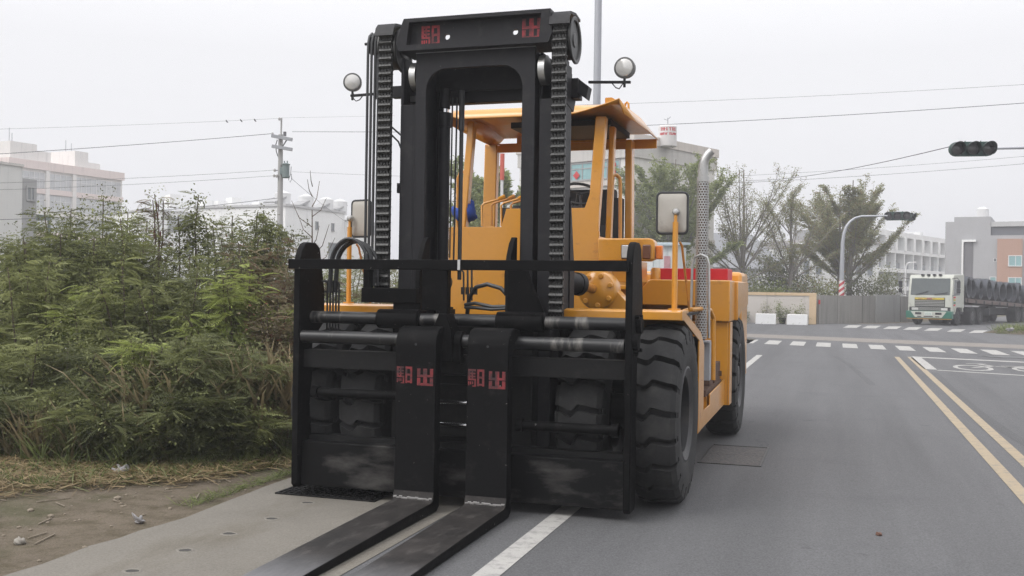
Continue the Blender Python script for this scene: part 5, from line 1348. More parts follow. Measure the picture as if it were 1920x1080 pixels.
def stripes():
    t = NT('red_white_diagonal'); co = t.coords(); sp = t.n("ShaderNodeSeparateXYZ"); t.l(co, sp.inputs[0])
    m = t.n("ShaderNodeMath", operation='MULTIPLY'); t.l(sp.outputs[0], m.inputs[0]); m.inputs[1].default_value = -.75
    a = t.n("ShaderNodeMath", operation='ADD'); t.l(sp.outputs[2], a.inputs[0]); t.l(m.outputs[0], a.inputs[1])
    q = t.n("ShaderNodeMath", operation='MULTIPLY'); t.l(a.outputs[0], q.inputs[0]); q.inputs[1].default_value = 1 / .33
    f = t.n("ShaderNodeMath", operation='FRACT'); t.l(q.outputs[0], f.inputs[0])
    g = t.n("ShaderNodeMath", operation='GREATER_THAN'); t.l(f.outputs[0], g.inputs[0]); g.inputs[1].default_value = .5
    t.principled(t.mix(g.outputs[0], (.62, .60, .58), (.42, .03, .04)), .6); return t.m


b.build('striped_sleeve', stripes(), TF)
sa = pt(1683, 405, -.6); fax = Vector((-.15, -.98, 0)).normalized(); fs_ = Vector((.96, -.2, -.0)).normalized()
signal_head(TF, sa, fax, fs_, 3, .215, .50)
signal_head(TF, pt(1702, 406, -.2), Vector((.85, -.5, 0)).normalized(), Vector((.5, .85, 0)).normalized(), 3, .2, .46)
# tall grey lamp column behind the cab
cpt = at(1119, 200, D=27); b = MB(); b.tube([(cpt.x, cpt.y, 0), (cpt.x, cpt.y, 11.5)], [.115, .092], 14); b.lathe([(.2, 0), (.2, .05), (.13, .1)], (cpt.x, cpt.y, 0), n=16)
tag(b.build('lamp_column', MAT['silver'], org=(cpt.x, cpt.y, 0)), 'tall plain grey steel column rising behind the cab out of the top of the photo', 'pole')
b = MB(); c2 = at(941, 360, D=40); b.tube([(c2.x, c2.y, 0), (c2.x, c2.y, 6.95)], .06, 8)
o = b.build('sign_post', MAT['frame_w'], org=(c2.x, c2.y, 0)); tag(o, 'thin white post with a red top standing among the trees seen through the cab', 'post')
b = MB(); b.tube([(c2.x, c2.y, 5.95), (c2.x, c2.y, 6.99)], .092, 8); b.build('red_cap', M('cap_red', (.5, .09, .06), .6, 0, .1), o, org=(c2.x, c2.y, 0))
# concrete utility pole
D3 = 32; ub = at(523.5, 500, D=D3); ub.z = 0; ut = at(526.5, 240, D=D3); P3 = lambda u, v, d=0: at(u, v, D=D3 + d)
UP = thing('utility_pole', ub, 'pale concrete utility pole with crossarms and a grey transformer above the bushes', 'utility pole')
up_m = M('pole_concrete', (.36, .355, .35), .8, 0, .1, 2, stretch=(1, 1, .3)); ceram = M('ceramic', (.35, .34, .33), .4, 0, .1)
b = MB(); b.tube([ub, P3(524.5, 480), P3(526.3, 252)], [.14, .105, .07], 14); b.tube([P3(527, 253), P3(527.8, 221)], .028, 8); b.build('pole', up_m, UP)
for (u0, v0, u1, v1, wd) in ((509, 254.5, 548, 262, .10), (510, 274, 548, 280.5, .10)):
    b = MB(); b.bar(P3(u0, v0, -.15), P3(u1, v1, -.15), .09, wd); b.build('crossarm', MAT['greysteel'], UP)
b = MB(); b.bar(P3(529, 276, -.1), P3(538, 262, -.1), .03, .03); b.tube([P3(520, 262), P3(517, 272), P3(518, 284), P3(523, 298), P3(530, 312)], .014, 6); b.build('stay_wire', MAT['hose'], UP)
tcn = P3(535.8, 319.5, -.1); b = MB(); b.lathe([(.10, -.24), (.115, -.22), (.115, .17), (.135, .175), (.135, .2), (.05, .235), (.001, .24)], tcn, n=18); b.box(tcn.x - .2, tcn.x - .08, tcn.y - .04, tcn.y + .04, tcn.z - .12, tcn.z + .1)
for dx in (-.05, .05): b.cyl(tcn + Vector((dx, 0, .2)), tcn + Vector((dx, 0, .3)), .02, n=8)
b.build('transformer', M('transformer_grey', (.17, .21, .21), .5, .2, .1), UP)
b = MB(); b.box(*[v for p in [(P3(534, 252).x - .035, P3(534, 252).x + .035), (P3(534, 252).y - .035, P3(534, 252).y + .035), (P3(534, 255).z, P3(534, 247).z)] for v in p]); b.build('surge_arrester', M('arrester', (.09, .09, .1), .5), UP)
for (u, v) in ((511, 251), (524, 223), (515, 319), (514, 329.5), (519, 330)):
    b = MB(); c = P3(u, v, -.1); b.lathe([(.012, -.05), (.04, -.04), (.035, -.01), (.045, .0), (.03, .04), (.001, .05)], c, n=10); b.build('insulator', ceram, UP)
b = MB(); b.bar(P3(513, 319.5), P3(524, 319.5), .03, .03); b.bar(P3(513, 329.8), P3(524, 328), .03, .03); b.build('bracket', MAT['greysteel'], UP)
b = MB(); b.tube([P3(546, 312), P3(545, 326), P3(541, 337), P3(544, 342), P3(547, 335), P3(546, 326)], .009, 6); b.build('service_loop', MAT['hose'], UP)

wm = M('overhead_cable', (.10, .10, .11), .7, 0, .1)


def wire(a, c, r, sag, label):
    a, c = Vector(a), Vector(c); pts = [a.lerp(c, i / 24) - Vector((0, 0, sag * 4 * (i / 24) * (1 - i / 24))) for i in range(25)]
    b = MB(); b.tube(pts, r * .72, 5); o = b.build('overhead_wire', wm, org=tuple(a)); tag(o, label, 'wire', 'overhead wires')


wire(at(-40, 291, D=30), P3(511, 250.5), .012, .03, 'dark cable leaving the top crossarm of the utility pole to the left')
wire(at(-40, 243, D=30), P3(524, 222), .005, .03, 'faint topmost wire on which three birds sit, left of the utility pole')
wire(P3(548, 247), at(760, 247.5, D=30), .010, .0, 'level dark cable from the head of the utility pole to behind the mast')
wire(P3(527, 221), at(740, 217, D=36), .004, .0, 'faint topmost wire right of the utility pole')
wire(at(-40, 344, D=31), P3(514, 319), .007, .05, 'upper of two faint cables reaching the utility pole from the left at its transformer')
wire(at(-40, 357, D=31), P3(514, 329.5), .007, .05, 'lower of two faint cables reaching the utility pole from the left at its transformer')
wire(at(-40, 413, D=30), P3(522, 371), .012, .12, 'thick sagging cable joining the utility pole low down, at its left')
wire(P3(548, 322), at(860, 333, D=40), .006, .02, 'faint cable running right from the transformer of the utility pole')
wire(P3(546, 334), at(664, 425, D=58), .010, .1, 'slanting service cable falling right from the transformer to the white house')
wire(at(1000, 199, D=60), at(1990, 154, D=52), .012, .15, 'faint upper wire over the corner house at the right of the mast')
wire(at(1000, 243, D=58), at(1990, 188, D=48), .022, .15, 'dark wire over the corner house, second from the top right of the mast')
wire(at(1400, 338, D=62), at(1783, 274.5, D=26.3), .016, .25, 'dark cable slanting down left from the near traffic light to the trees')
wire(at(1380, 330, D=62), at(1990, 287, D=52), .011, .1, 'faint level wire just below the near traffic light')
wire(at(1380, 343, D=62), at(1990, 301, D=52), .014, .1, 'lowest faint wire crossing the tree tops at right')
# three birds on the faint wire
for u, v, lab, dz in ((425, 228.5, 'left', 0), (452, 227.2, 'middle', .01), (478, 226.6, 'right', 0)):
    c = at(u, v, D=31.6); b = MB(); b.sphere(c + Vector((0, 0, .02)), .022, 6, .9, 1.5, 1.0); b.sphere(c + Vector((0, -.03, .047)), .014, 6); b.prism([(.0, .0), (.06, -.012), (.06, -.022), (.0, -.03)], 'x', -.009, .009)
    k = 8; b.v[-k:] = [(c.x + p[0], c.y + .018 + p[1], c.z + .012 + p[2]) for p in b.v[-k:]]
    b.lathe([(.005, .03), (.0005, .055)], c + Vector((0, -.012, .045)), (0, -1, -.1), 6)
    tag(b.build('bird', M('bird_dark', (.04, .04, .042), .8), org=tuple(c)), 'tiny dark bird on the topmost wire, ' + lab + ' one of the three', 'bird', 'birds on the wire')
# small street lamp far off among the terraces
c = at(1698, 555, D=100); c.z = 0; q = at(1707, 492, D=100); b = MB(); b.tube([c, (c.x, c.y, q.z - .4), (c.x + .15, c.y, q.z - .1), (q.x, q.y, q.z)], .07, 8); b.obox((q.x + .25, q.y, q.z), (.3, 0, .03), (0, .12, 0), (0, 0, .07))
tag(b.build('street_lamp', MAT['frame_w'], org=tuple(c)), 'small white street lamp in front of the terraced apartments', 'street lamp')
# pale parked car roof showing above the wall
c = at(1690, 548, D=75); c.z = 0
cr = thing('parked_car', c, 'pale car roof just showing above the concrete wall left of the truck', 'car'); cr.rotation_euler.z = .5
b = MB(); b.prism([(-2.1, .35), (-2.1, .85), (-1.5, 1.0), (-1.0, 1.46), (.9, 1.46), (1.6, 1.0), (2.1, .9), (2.1, .35)], 'y', -.8, .8); b.build('body', M('car_silver', (.5, .5, .52), .3, .3, .05), cr, org=(0, 0, 0), bevel=.08)
b = MB(); b.prism([(-1.3, 1.03), (-.95, 1.38), (.85, 1.38), (1.35, 1.03)], 'y', -.815, .815); b.build('window', MAT['gl_dark'], cr, org=(0, 0, 0))
for x in (-1.3, 1.3):
    for s in (-1, 1): b = MB(); b.cyl((x, s * .62, .32), (x, s * .82, .32), .32, n=18); b.build('wheel', tr_, cr, org=(0, 0, 0))

# ================================================================== VEGETATION
NR = np.random.RandomState(12)


def frames(dirs, roll=None):
    """right/up vectors for unit directions (n,3)"""
    d = dirs / np.linalg.norm(dirs, axis=1, keepdims=True)
    up = np.tile([0, 0, 1.0], (len(d), 1)); up[np.abs(d[:, 2]) > .97] = [1, 0, 0]
    r = np.cross(d, up); r /= np.linalg.norm(r, axis=1, keepdims=True); u = np.cross(r, d)
    if roll is not None:
        c, s = np.cos(roll)[:, None], np.sin(roll)[:, None]; r, u = r * c + u * s, u * c - r * s
    return d, r, u


def scatter(tv, tf, pos, dirs, size, roll=None):
    """copies of a template (tv: along, right, up) at positions; returns V, F"""
    d, r, u = frames(dirs, roll); n = len(pos); k = len(tv)
    V = pos[:, None, :] + (d[:, None, :] * tv[None, :, 0:1] + r[:, None, :] * tv[None, :, 1:2] + u[:, None, :] * tv[None, :, 2:3]) * size[:, None, None]
    F = (np.arange(n) * k)[:, None, None] + tf[None]
    return V.reshape(-1, 3), F.reshape(-1, tf.shape[1])


def frond_template(pairs=7, droop=.35):
    """feathery compound leaf of unit length: side leaflets as slim kites, slightly arched"""
    V = []; F = []
    arch = lambda s: -droop * s * s
    for i in range(pairs):
        s = .16 + .84 * i / (pairs - .4); L = .42 * (1 - .75 * abs(s - .5) ** 1.3 * 1.2)
        for sd in (-1, 1):
            b0 = np.array([s, 0, arch(s)]); di = np.array([.52, sd * .85, -.18]); di /= np.linalg.norm(di); sdv = np.array([.85, -sd * .52, .0])
            w = .040; o = len(V)
            V += [b0, b0 + di * L * .45 + sdv * w, b0 + di * L + [0, 0, -.04], b0 + di * L * .45 - sdv * w]
            F.append((o, o + 1, o + 2, o + 3))
    o = len(V); e = arch(1.0)
    V += [np.array([1.0, 0, e]), np.array([1.12, .05, e - .08]), np.array([1.3, 0, e - .15]), np.array([1.12, -.05, e - .08])]; F.append((o, o + 1, o + 2, o + 3))
    o = len(V); V += [np.array([0, .008, 0]), np.array([0, -.008, 0]), np.array([1.0, -.004, e]), np.array([1.0, .004, e])]; F.append((o, o + 1, o + 2, o + 3))
    return np.array(V), np.array(F)


FROND = frond_template(9, .45)
LEAF = (np.array([[0, 0, 0], [.35, .33, .06], [.75, .2, .0], [1.0, 0, -.1], [.75, -.2, 0], [.35, -.33, .06], [.5, 0, -.05]], float), np.array([[0, 1, 2, 6], [6, 2, 3, 4], [0, 6, 4, 5]]))
SMALL = (np.array([[0, 0, 0], [.5, .28, .05], [1.0, 0, -.08], [.5, -.28, .05]], float), np.array([[0, 1, 2, 3]]))

lm_dark = leaf_mat('leaves_dark_green', (.078, .088, .036), (.215, .235, .098), .38)
lm_mid = leaf_mat('leaves_mid_green', (.115, .128, .048), (.29, .31, .125), .42)
lm_young = leaf_mat('leaves_young_green', (.11, .145, .038), (.33, .38, .11), .4)
lm_dry = leaf_mat('leaves_dry_brown', (.12, .10, .06), (.28, .235, .14), .3, extra=(.16, .06, .035))
lm_tree = leaf_mat('tree_leaves_olive', (.18, .19, .095), (.38, .385, .19), .45, extra=(.27, .17, .08))
lm_tree_g = leaf_mat('tree_leaves_green', (.13, .165, .065), (.33, .36, .15), .42)
stem_m = M('stem_bark', (.11, .085, .06), .9, 0, .3, 8, bump=.4, bscale=30); bark = M('tree_bark', (.22, .20, .18), .9, 0, .3, 5, bump=.5, bscale=20)
pod_m = M('seed_pods', (.10, .035, .022), .7, 0, .3, 10)


def shrub(name, loc, h, rad, nf, lmat, label, seed, size=(.10, .20), tmpl=None, stems=7, base=.15, young=.0, shape=1.0, leafy=0, cat='shrub', pods=0):
    """many-stemmed shrub: arching stems, fronds spread through the volume; local coordinates, foot at the origin"""
    R = np.random.RandomState(seed); root = thing(name, loc, label, cat, 'shrubs along the roadside bank' if cat == 'shrub' else None)
    sb = MB(); P = []; Dv = []
    for s in range(stems):
        a = R.uniform(0, 2 * PI); rr_ = rad * R.uniform(.15, 1.0); hh = h * R.uniform(.78, 1.06) * (1 - .25 * (rr_ / rad) ** 2 * shape)
        tip = np.array([math.cos(a) * rr_, math.sin(a) * rr_, hh]); foot = np.array([math.cos(a) * .12 * rad, math.sin(a) * .12 * rad, -.05])
        pts = []
        for i in range(7):
            t = i / 6; p = foot + (tip - foot) * np.array([t ** 1.4, t ** 1.4, t]); p = p + R.normal(0, .02, 3) * t; pts.append(p)
        sb.tube([tuple(p) for p in pts], [.016 * (1 - .8 * i / 6) * (h / 2) ** .5 + .003 for i in range(7)], 5)
        m = nf // stems
        for i in range(m):
            t = base + (1 - base) * R.uniform(0, 1) ** .75; k = min(5, int(t * 6)); f = t * 6 - k
            p = pts[k] * (1 - f) + pts[k + 1] * f; az = R.uniform(0, 2 * PI); out = R.uniform(.0, 1) * .42 * rad * (1.05 - .5 * t)
            d = np.array([math.cos(az), math.sin(az), R.uniform(-.25, .75)]); P.append(p + d * out * np.array([1, 1, .5])); Dv.append(d)
    sb.build('stem', stem_m, root, org=(0, 0, 0), smooth=0)
    P = np.array(P); Dv = np.array(Dv); P[:, 2] = np.maximum(P[:, 2], .06)
    sz = R.uniform(size[0], size[1], len(P)); tv, tf = tmpl or FROND
    V, F = scatter(tv, tf, P, Dv, sz, R.normal(0, .35, len(P)))
    V[:, 2] = np.maximum(V[:, 2], .03)
    n2 = int(len(P) * 7); q = P[R.randint(0, len(P), n2)]; cl2 = np.repeat(R.normal(0, .06, (n2 // 9 + 1, 3)), 9, 0)[:n2]; q2 = np.repeat(P[R.randint(0, len(P), n2 // 9 + 1)], 9, 0)[:n2]
    SP = q2 * [1.12, 1.12, 1.03] + cl2 + R.normal(0, .035, (n2, 3)); SP[:, 2] = np.maximum(SP[:, 2], .05)
    SV, SF = scatter(*SMALL, SP, R.normal(0, 1, (n2, 3)) + [0, 0, -.3], R.uniform(.018, .044, n2), R.uniform(-1, 1, n2)); st_ = np.repeat(np.repeat(R.beta(1.5, 1.8, n2 // 9 + 1), 9)[:n2], 4)
    np_mesh('small_leaves', SV, SF, lm_mid if seed % 3 else lmat, root, tint=st_)
    outer = np.clip(P[:, 2] / h, 0, 1)
    tint = np.clip(R.beta(1.6, 2.2, len(P)) * .75 + R.choice([0, .45], len(P), p=[.82, .18]) * outer, 0, 1)
    if young:
        yo = (R.uniform(0, 1, len(P)) < young * outer * 1.6); tint = np.where(yo, 1.0, tint)
    np_mesh('foliage', V, F, lmat, root, tint=np.repeat(tint, len(tv)))
    if leafy:                                                                    # climbing vine leaves over the outside
        n = int(leafy * 2.6); q = P[R.randint(0, len(P), n)]; cen = q * [0, 0, 1]
        LP = cen + (q - cen) * 1.12 + R.normal(0, .07, (n, 3)); LP[:, 2] = np.clip(LP[:, 2], h * .12, h * 1.06)
        az = np.arctan2(LP[:, 1], LP[:, 0]); LD = np.stack([np.cos(az + R.normal(0, .8, n)), np.sin(az + R.normal(0, .8, n)), R.uniform(-1.2, .3, n)], 1)
        V, F = scatter(*LEAF, LP, LD, R.uniform(.026, .052, n), R.normal(0, .5, n))
        np_mesh('vine_leaves', V, F, lm_dark if lmat is not lm_dark else lm_mid, root, tint=np.repeat(R.beta(1.5, 2.5, n), len(LEAF[0])))
    if pods:
        for i in range(pods):
            pb = MB()
            p = P[R.randint(len(P))]; p = np.array([p[0], p[1], max(p[2], h * .55)])
            for j in range(R.randint(2, 5)):
                q = p + R.normal(0, .02, 3); pb.quad(tuple(q), tuple(q + [.012, 0, -.05]), tuple(q + [.004, .004, -.13]), tuple(q + [-.012, 0, -.05]))
            pb.build('seed_pods', pod_m, root, org=(0, 0, 0), smooth=0, fix=False)
    return root


def gpos(u, D, dz=0):
    p = at(u, 545, D=D); return (p.x, p.y, dz)


def hgt(v, D): return (541 - v) / FPX * D + CAMH + 0.0


# (u, D, v of the top, radius, fronds, material, label, kwargs)
bank = [
    (30, 12.6, 462, .8, 300, lm_mid, 'soft green shrub at the left edge below the grey building', {}),
    (112, 12.8, 386, .75, 420, lm_dark, 'tall vine wrapped shrub with a pale spray on top, left of the darkest one', dict(leafy=900, pods=4)),
    (196, 13.0, 378, .85, 520, lm_dark, 'tallest and darkest vine covered shrub in front of the pink apartments', dict(leafy=1300, stems=9)),
    (252, 13.4, 398, .6, 260, lm_mid, 'leafy shrub sloping down to the right of the darkest shrub', dict(leafy=500, pods=8)),
    (286, 12.9, 372, .32, 34, lm_dry, 'thin bare sapling hung with brown seed pods', dict(stems=3, pods=14, base=.45)),
    (352, 13.0, 362, .30, 60, lm_mid, 'slender spire of twining vine rising above the white houses', dict(stems=3, leafy=620, base=.3)),
    (405, 13.4, 388, .42, 140, lm_mid, 'narrow leafy spire left of the domed shrub', dict(stems=4, leafy=420)),
    (436, 13.0, 396, .55, 280, lm_dark, 'shrub with twisted top between the two leafy spires', dict(leafy=520)),
    (488, 13.0, 390, .55, 300, lm_dark, 'domed arching shrub just left of the utility pole', dict(leafy=700, shape=1.6)),
    (522, 12.2, 470, .5, 260, lm_dry, 'reddish brown drying shrub beside the top of the carriage plate', dict()),
    (18, 12.3, 452, .7, 300, lm_mid, 'hazy grey green shrub at the left edge, second row from the back', {}),
    (84, 12.2, 425, .7, 330, lm_mid, 'full grey green shrub in front of the grey blank building', dict(leafy=300)),
    (158, 12.3, 428, .65, 320, lm_dark, 'full dark shrub below the tallest vine covered one', dict(leafy=400)),
    (228, 12.2, 432, .65, 320, lm_mid, 'rounded olive shrub below the pink apartments', dict(leafy=200)),
    (300, 12.1, 470, .6, 280, lm_mid, 'olive shrub at the foot of the pod hung sapling', {}),
    (372, 12.2, 448, .6, 300, lm_mid, 'olive shrub at the foot of the twining spire', dict(leafy=200)),
    (446, 12.2, 432, .62, 320, lm_dark, 'full dark shrub below the domed one', dict(leafy=300)),
    (506, 11.9, 452, .55, 280, lm_dry, 'brownish full shrub in front of the utility pole', dict(young=.2)),
    (60, 11.2, 505, .8, 330, lm_mid, 'spreading shrub with bright tips at the left edge', dict(young=.5)),
    (150, 11.3, 520, .7, 330, lm_young, 'bright yellow green feathery shrub below the vine covered ones', dict(young=.7)),
    (262, 11.2, 508, .75, 330, lm_mid, 'mid green feathery shrub in the middle of the bank', dict(young=.35)),
    (352, 11.3, 512, .7, 300, lm_dark, 'blue green feathery shrub right of the middle of the bank', dict()),
    (452, 11.0, 498, .55, 320, lm_young, 'lush lime green feathery shrub right of centre in the bank', dict(young=.8)),
    (520, 11.0, 540, .6, 220, lm_dry, 'straw coloured dry shrub near the carriage', dict(young=.2)),
    (50, 10.2, 640, .7, 320, lm_mid, 'low green shrub above the grass at the left edge', dict(young=.25)),
    (150, 10.1, 655, .65, 330, lm_dark, 'dark shaded shrub with grey green fronds in the left middle', dict()),
    (258, 9.9, 640, .6, 330, lm_dark, 'dense dark shrub under the lime sprig', dict(young=.1)),
    (272, 9.75, 598, .18, 34, lm_young, 'small lime green sprig glowing against dark foliage', dict(stems=4, base=.72, young=1.0)),
    (332, 9.7, 640, .62, 360, lm_dark, 'darkest low shrub with drooping fronds at the centre of the bank front', dict(size=(.12, .22))),
    (428, 10.0, 640, .6, 330, lm_dark, 'grey green shrub with drooping fronds right of the dark one', dict(young=.1)),
    (512, 10.2, 690, .5, 210, lm_mid, 'low weedy shrub close to the carriage plate', dict()),
    (300, 9.25, 742, .5, 300, lm_dark, 'low black green shrub touching the dry straw', dict(size=(.12, .22))),
    (378, 9.35, 735, .5, 280, lm_dark, 'low dark shrub at the foot of the bank right of centre', dict(size=(.12, .22))),
    (118, 9.5, 742, .55, 240, lm_mid, 'low shrub mixed with grass at the left foot of the bank', dict(size=(.12, .22))),
    (205, 9.4, 762, .45, 170, lm_dark, 'sparse low shrub among tall dry grass', dict(size=(.14, .26))),
    (20, 9.6, 735, .5, 220, lm_dark, 'low dark shrub cut by the left edge of the photo', dict(size=(.12, .22))),
    (462, 9.6, 772, .42, 170, lm_mid, 'small weedy shrub right of the dark foot shrubs', dict(size=(.14, .24), young=.3)),
    (600, 13.5, 520, .6, 170, lm_dry, 'brown green weed shrub seen behind the left rods of the carriage', dict()),
    (655, 15.0, 505, .6, 170, lm_mid, 'weedy shrub seen behind the left mirror post', dict()),
    (640, 17.5, 478, .8, 260, lm_mid, 'hazy weed shrub seen between the arched hoses and the left mirror', {}),
    (738, 16.5, 462, .6, 240, lm_mid, 'upright weed shrub in the gap between left chain and mast', {}),
    (705, 15.5, 500, .5, 120, lm_dry, 'dry weed shrub seen between the hoses and the mast', dict()),
]
for i, (u, D, v, rad, nf, lmat, lab, kw) in enumerate(bank):
    shrub('shrub', gpos(u, D), hgt(v, D), rad, int(nf * 2.3), lmat, lab, 100 + i, **kw)
# thin leafless sapling left of the hoses and a climbing twig
b = MB(); p = Vector(gpos(583, 13)); rr = random.Random(5)
b.tube([p, p + Vector((.02, 0, 1.6)), p + Vector((0, 0, hgt(398, 13)))], [.02, .014, .006], 6)
for k in range(12):
    z = 1.5 + k * .13; a = rr.uniform(0, 6.28); q = p + Vector((0, 0, z)); L = rr.uniform(.25, .5) * (1.2 - k * .05)
    b.tube([q, q + Vector((math.cos(a) * L * .5, math.sin(a) * L * .5, L * .35)), q + Vector((math.cos(a) * L * .8, math.sin(a) * L * .8, L))], [.007, .005, .003], 4)
tag(b.build('bare_sapling', stem_m, org=tuple(p), smooth=0), 'thin leafless sapling behind the arched hoses in front of the white house', 'sapling')

# ground cover: grass tufts, straw, twigs -----------------------------------------------------------
BLADE = (np.array([[0, .022, 0], [0, -.022, 0], [.5, -.019, .0], [.5, .019, .0], [.85, .010, -.12], [.85, -.010, -.12], [1.0, .0, -.25], [1.0, 0, -.25]], float), np.array([[0, 1, 2, 3], [3, 2, 5, 4], [4, 5, 6, 7]]))


def foot_y(x):                                # front edge of the vegetation, ground plane
    return np.interp(x, [-14, -9, -7.4, -5.9, -5.1, -4.6], [6.6, 7.1, 7.5, 7.8, 8.6, 9.6])


def grass_field(name, n, xr, dr, hr, mat, seed, lean=.5, label=None, tmpl=BLADE, tuft=0, mask=None):
    R = np.random.RandomState(seed); x = R.uniform(*xr, n); y = foot_y(x) + R.uniform(*dr, n)
    if tuft:
        k = max(1, n // tuft); cx_, cy_ = R.uniform(*xr, k), None; cy_ = foot_y(cx_) + R.uniform(*dr, k); j = R.randint(0, k, n); x = cx_[j] + R.normal(0, .05, n); y = cy_[j] + R.normal(0, .05, n)
    if mask is not None: ok = mask(x, y); x, y = x[ok], y[ok]
    ok = ~((x > -4.62) & (y < 40)); x, y = x[ok], y[ok]; n = len(x)
    P = np.stack([x, y, np.full(n, -.01)], 1); az = R.uniform(0, 2 * PI, n); D = np.stack([np.cos(az) * lean * R.uniform(.2, 1.4, n), np.sin(az) * lean * R.uniform(.2, 1.4, n), np.ones(n)], 1)
    V, F = scatter(*tmpl, P, D, R.uniform(*hr, n), R.uniform(-1.5, 1.5, n)); V[:, 2] = np.maximum(V[:, 2], .012)
    o = np_mesh(name, V, F, mat, tint=np.repeat(R.beta(1.5, 2, n), len(tmpl[0]))); tag(o, kind='stuff')
    return o


gm_g = leaf_mat('grass_green', (.055, .075, .022), (.19, .22, .075), .35); gm_d = leaf_mat('grass_dry', (.15, .12, .062), (.38, .31, .18), .3)
grass_field('grass', 12000, (-11, -4.6), (-.35, 1.7), (.10, .42), gm_g, 1, .6, tuft=14)
grass_field('dry_grass', 11000, (-10, -4.65), (-.15, 1.5), (.2, .65), gm_d, 2, .55, tuft=10)
grass_field('dry_grass', 3600, (-6.4, -4.72), (.1, 2.6), (.45, 1.15), gm_d, 14, .4, tuft=9)
grass_field('dry_grass', 4200, (-9.5, -4.8), (-1.1, .3), (.05, .17), gm_d, 15, 1.6, tuft=8)
grass_field('grass', 5200, (-10, -4.7), (-1.25, .1), (.06, .2), gm_g, 16, .9, tuft=12)
grass_field('grass', 7000, (-12, -4.7), (1.2, 9), (.3, .8), gm_g, 3, .5, tuft=16)
grass_field('dry_grass', 5000, (-12, -4.7), (1.2, 12), (.4, .95), gm_d, 4, .45, tuft=12)
grass_field('grass', 7000, (-16, -4.7), (8, 26), (.4, .9), gm_g, 5, .5, tuft=20)
grass_field('dry_grass', 5000, (-16, -4.7), (8, 26), (.4, 1.0), gm_d, 6, .45, tuft=20)
FLAT = (np.array([[0, .022, 0], [0, -.022, 0], [.5, -.021, .02], [.5, .021, .02], [1.0, -.012, 0], [1.0, .012, 0]], float), np.array([[0, 1, 2, 3], [3, 2, 4, 5]]))
R = np.random.RandomState(9); n = 66000; x = R.uniform(-10.5, -4.5, n); t = R.beta(1.5, 1.9, n); y = foot_y(x) + .4 - 2.3 * t
ok = (x < -4.55 + .1 * np.sin(y * 9)) & ~(R.uniform(0, 1, n) < 1.1 * np.clip((foot_y(x) - y - .95 + .3 * np.sin(x * 2.3) * np.sin(x * 5.9 + y * 3)) / .8, 0, .96)); x, y = x[ok], y[ok]; n = len(x)
az = R.uniform(0, 2 * PI, n); P = np.stack([x, y, R.uniform(.008, .06, n)], 1); D = np.stack([np.cos(az), np.sin(az), R.normal(0, .16, n)], 1)
V, F = scatter(*FLAT, P, D, R.uniform(.04, .2, n), R.uniform(-.6, .6, n)); V[:, 2] = np.maximum(V[:, 2], .006)
straw = leaf_mat('straw', (.13, .092, .045), (.33, .25, .135), .1, extra=(.12, .13, .05)); tag(np_mesh('straw', V, F, straw, tint=np.repeat(R.beta(1.4, 2.2, n), len(FLAT[0]))), kind='stuff')
R = np.random.RandomState(19); n = 34000; x = R.uniform(-10.5, -4.47, n); y = foot_y(x) + .2 - 1.9 * R.beta(1.2, 2.2, n) ** 1.0; ok = R.uniform(0, 1, n) < np.clip(.9 + .7 * (y - foot_y(x)) + .5 * np.sin(x * 5.1 + y * 3) * np.sin(y * 7.3 - x * 2), 0, 1); x, y = x[ok], y[ok]
e_ = R.uniform(6.4, 9.4, 1500); x = np.concatenate([x, -4.5 - np.abs(R.normal(0, .07, 1500))]); y = np.concatenate([y, e_]); n = len(x)
az = R.uniform(0, 2 * PI, n); P = np.stack([x, y, np.full(n, .0)], 1); D = np.stack([np.cos(az) * .9, np.sin(az) * .9, R.uniform(.2, 1, n)], 1)
V, F = scatter(*BLADE, P, D, R.uniform(.035, .13, n), R.uniform(-1, 1, n)); V[:, 2] = np.maximum(V[:, 2], .005)
tag(np_mesh('grass', V, F, gm_g, tint=np.repeat(R.beta(2, 2, n), len(BLADE[0]))), kind='stuff')
# clods and twigs on the bare dirt
bm = bmesh.new(); R = random.Random(8)
for k in range(420):
    x = R.uniform(-9.5, -4.4); y = R.uniform(4.0, 7.6)
    if x > -4.62 and R.random() < .8: continue
    s = R.uniform(.004, .016) if R.random() < .93 else R.uniform(.016, .035)
    m4 = Matrix.Translation((x, y, s * .3)) @ Matrix.Rotation(R.uniform(0, 6), 4, 'Z') @ Matrix.Diagonal((s * R.uniform(.8, 1.6), s, s * .7, 1))
    bmesh.ops.create_icosphere(bm, subdivisions=1, radius=1, matrix=m4)
for k in range(70):
    x = R.uniform(-9, -4.6); y = R.uniform(4.6, 7.5); a = R.uniform(0, 3.2); L = R.uniform(.05, .28); m4 = Matrix.Translation((x, y, .008)) @ Matrix.Rotation(a, 4, 'Z') @ Matrix.Diagonal((L / 2, .004, .003, 1))
    bmesh.ops.create_cube(bm, size=2, matrix=m4)
me = bpy.data.meshes.new('dirt_clods'); bm.to_mesh(me); bm.free(); me.materials.append(M('clod', (.21, .175, .13), .95, 0, .35, 30)); o = bpy.data.objects.new('gravel', me); COL.objects.link(o); tag(o, kind='stuff')
# tiny white weed flowers
R = np.random.RandomState(4); n = 130; x = R.uniform(-9.5, -4.9, n); y = foot_y(x) + R.uniform(.0, 1.4, n); z = R.uniform(.15, 1.0, n) * np.clip(.3 + (y - foot_y(x)), .3, 1.4)
V, F = scatter(*SMALL, np.stack([x, y, z], 1), R.normal(0, 1, (n, 3)), R.uniform(.016, .03, n)); tag(np_mesh('weed_flowers', V, F, M('petal_white', (.62, .6, .55), .7, 0, .1)), kind='stuff')

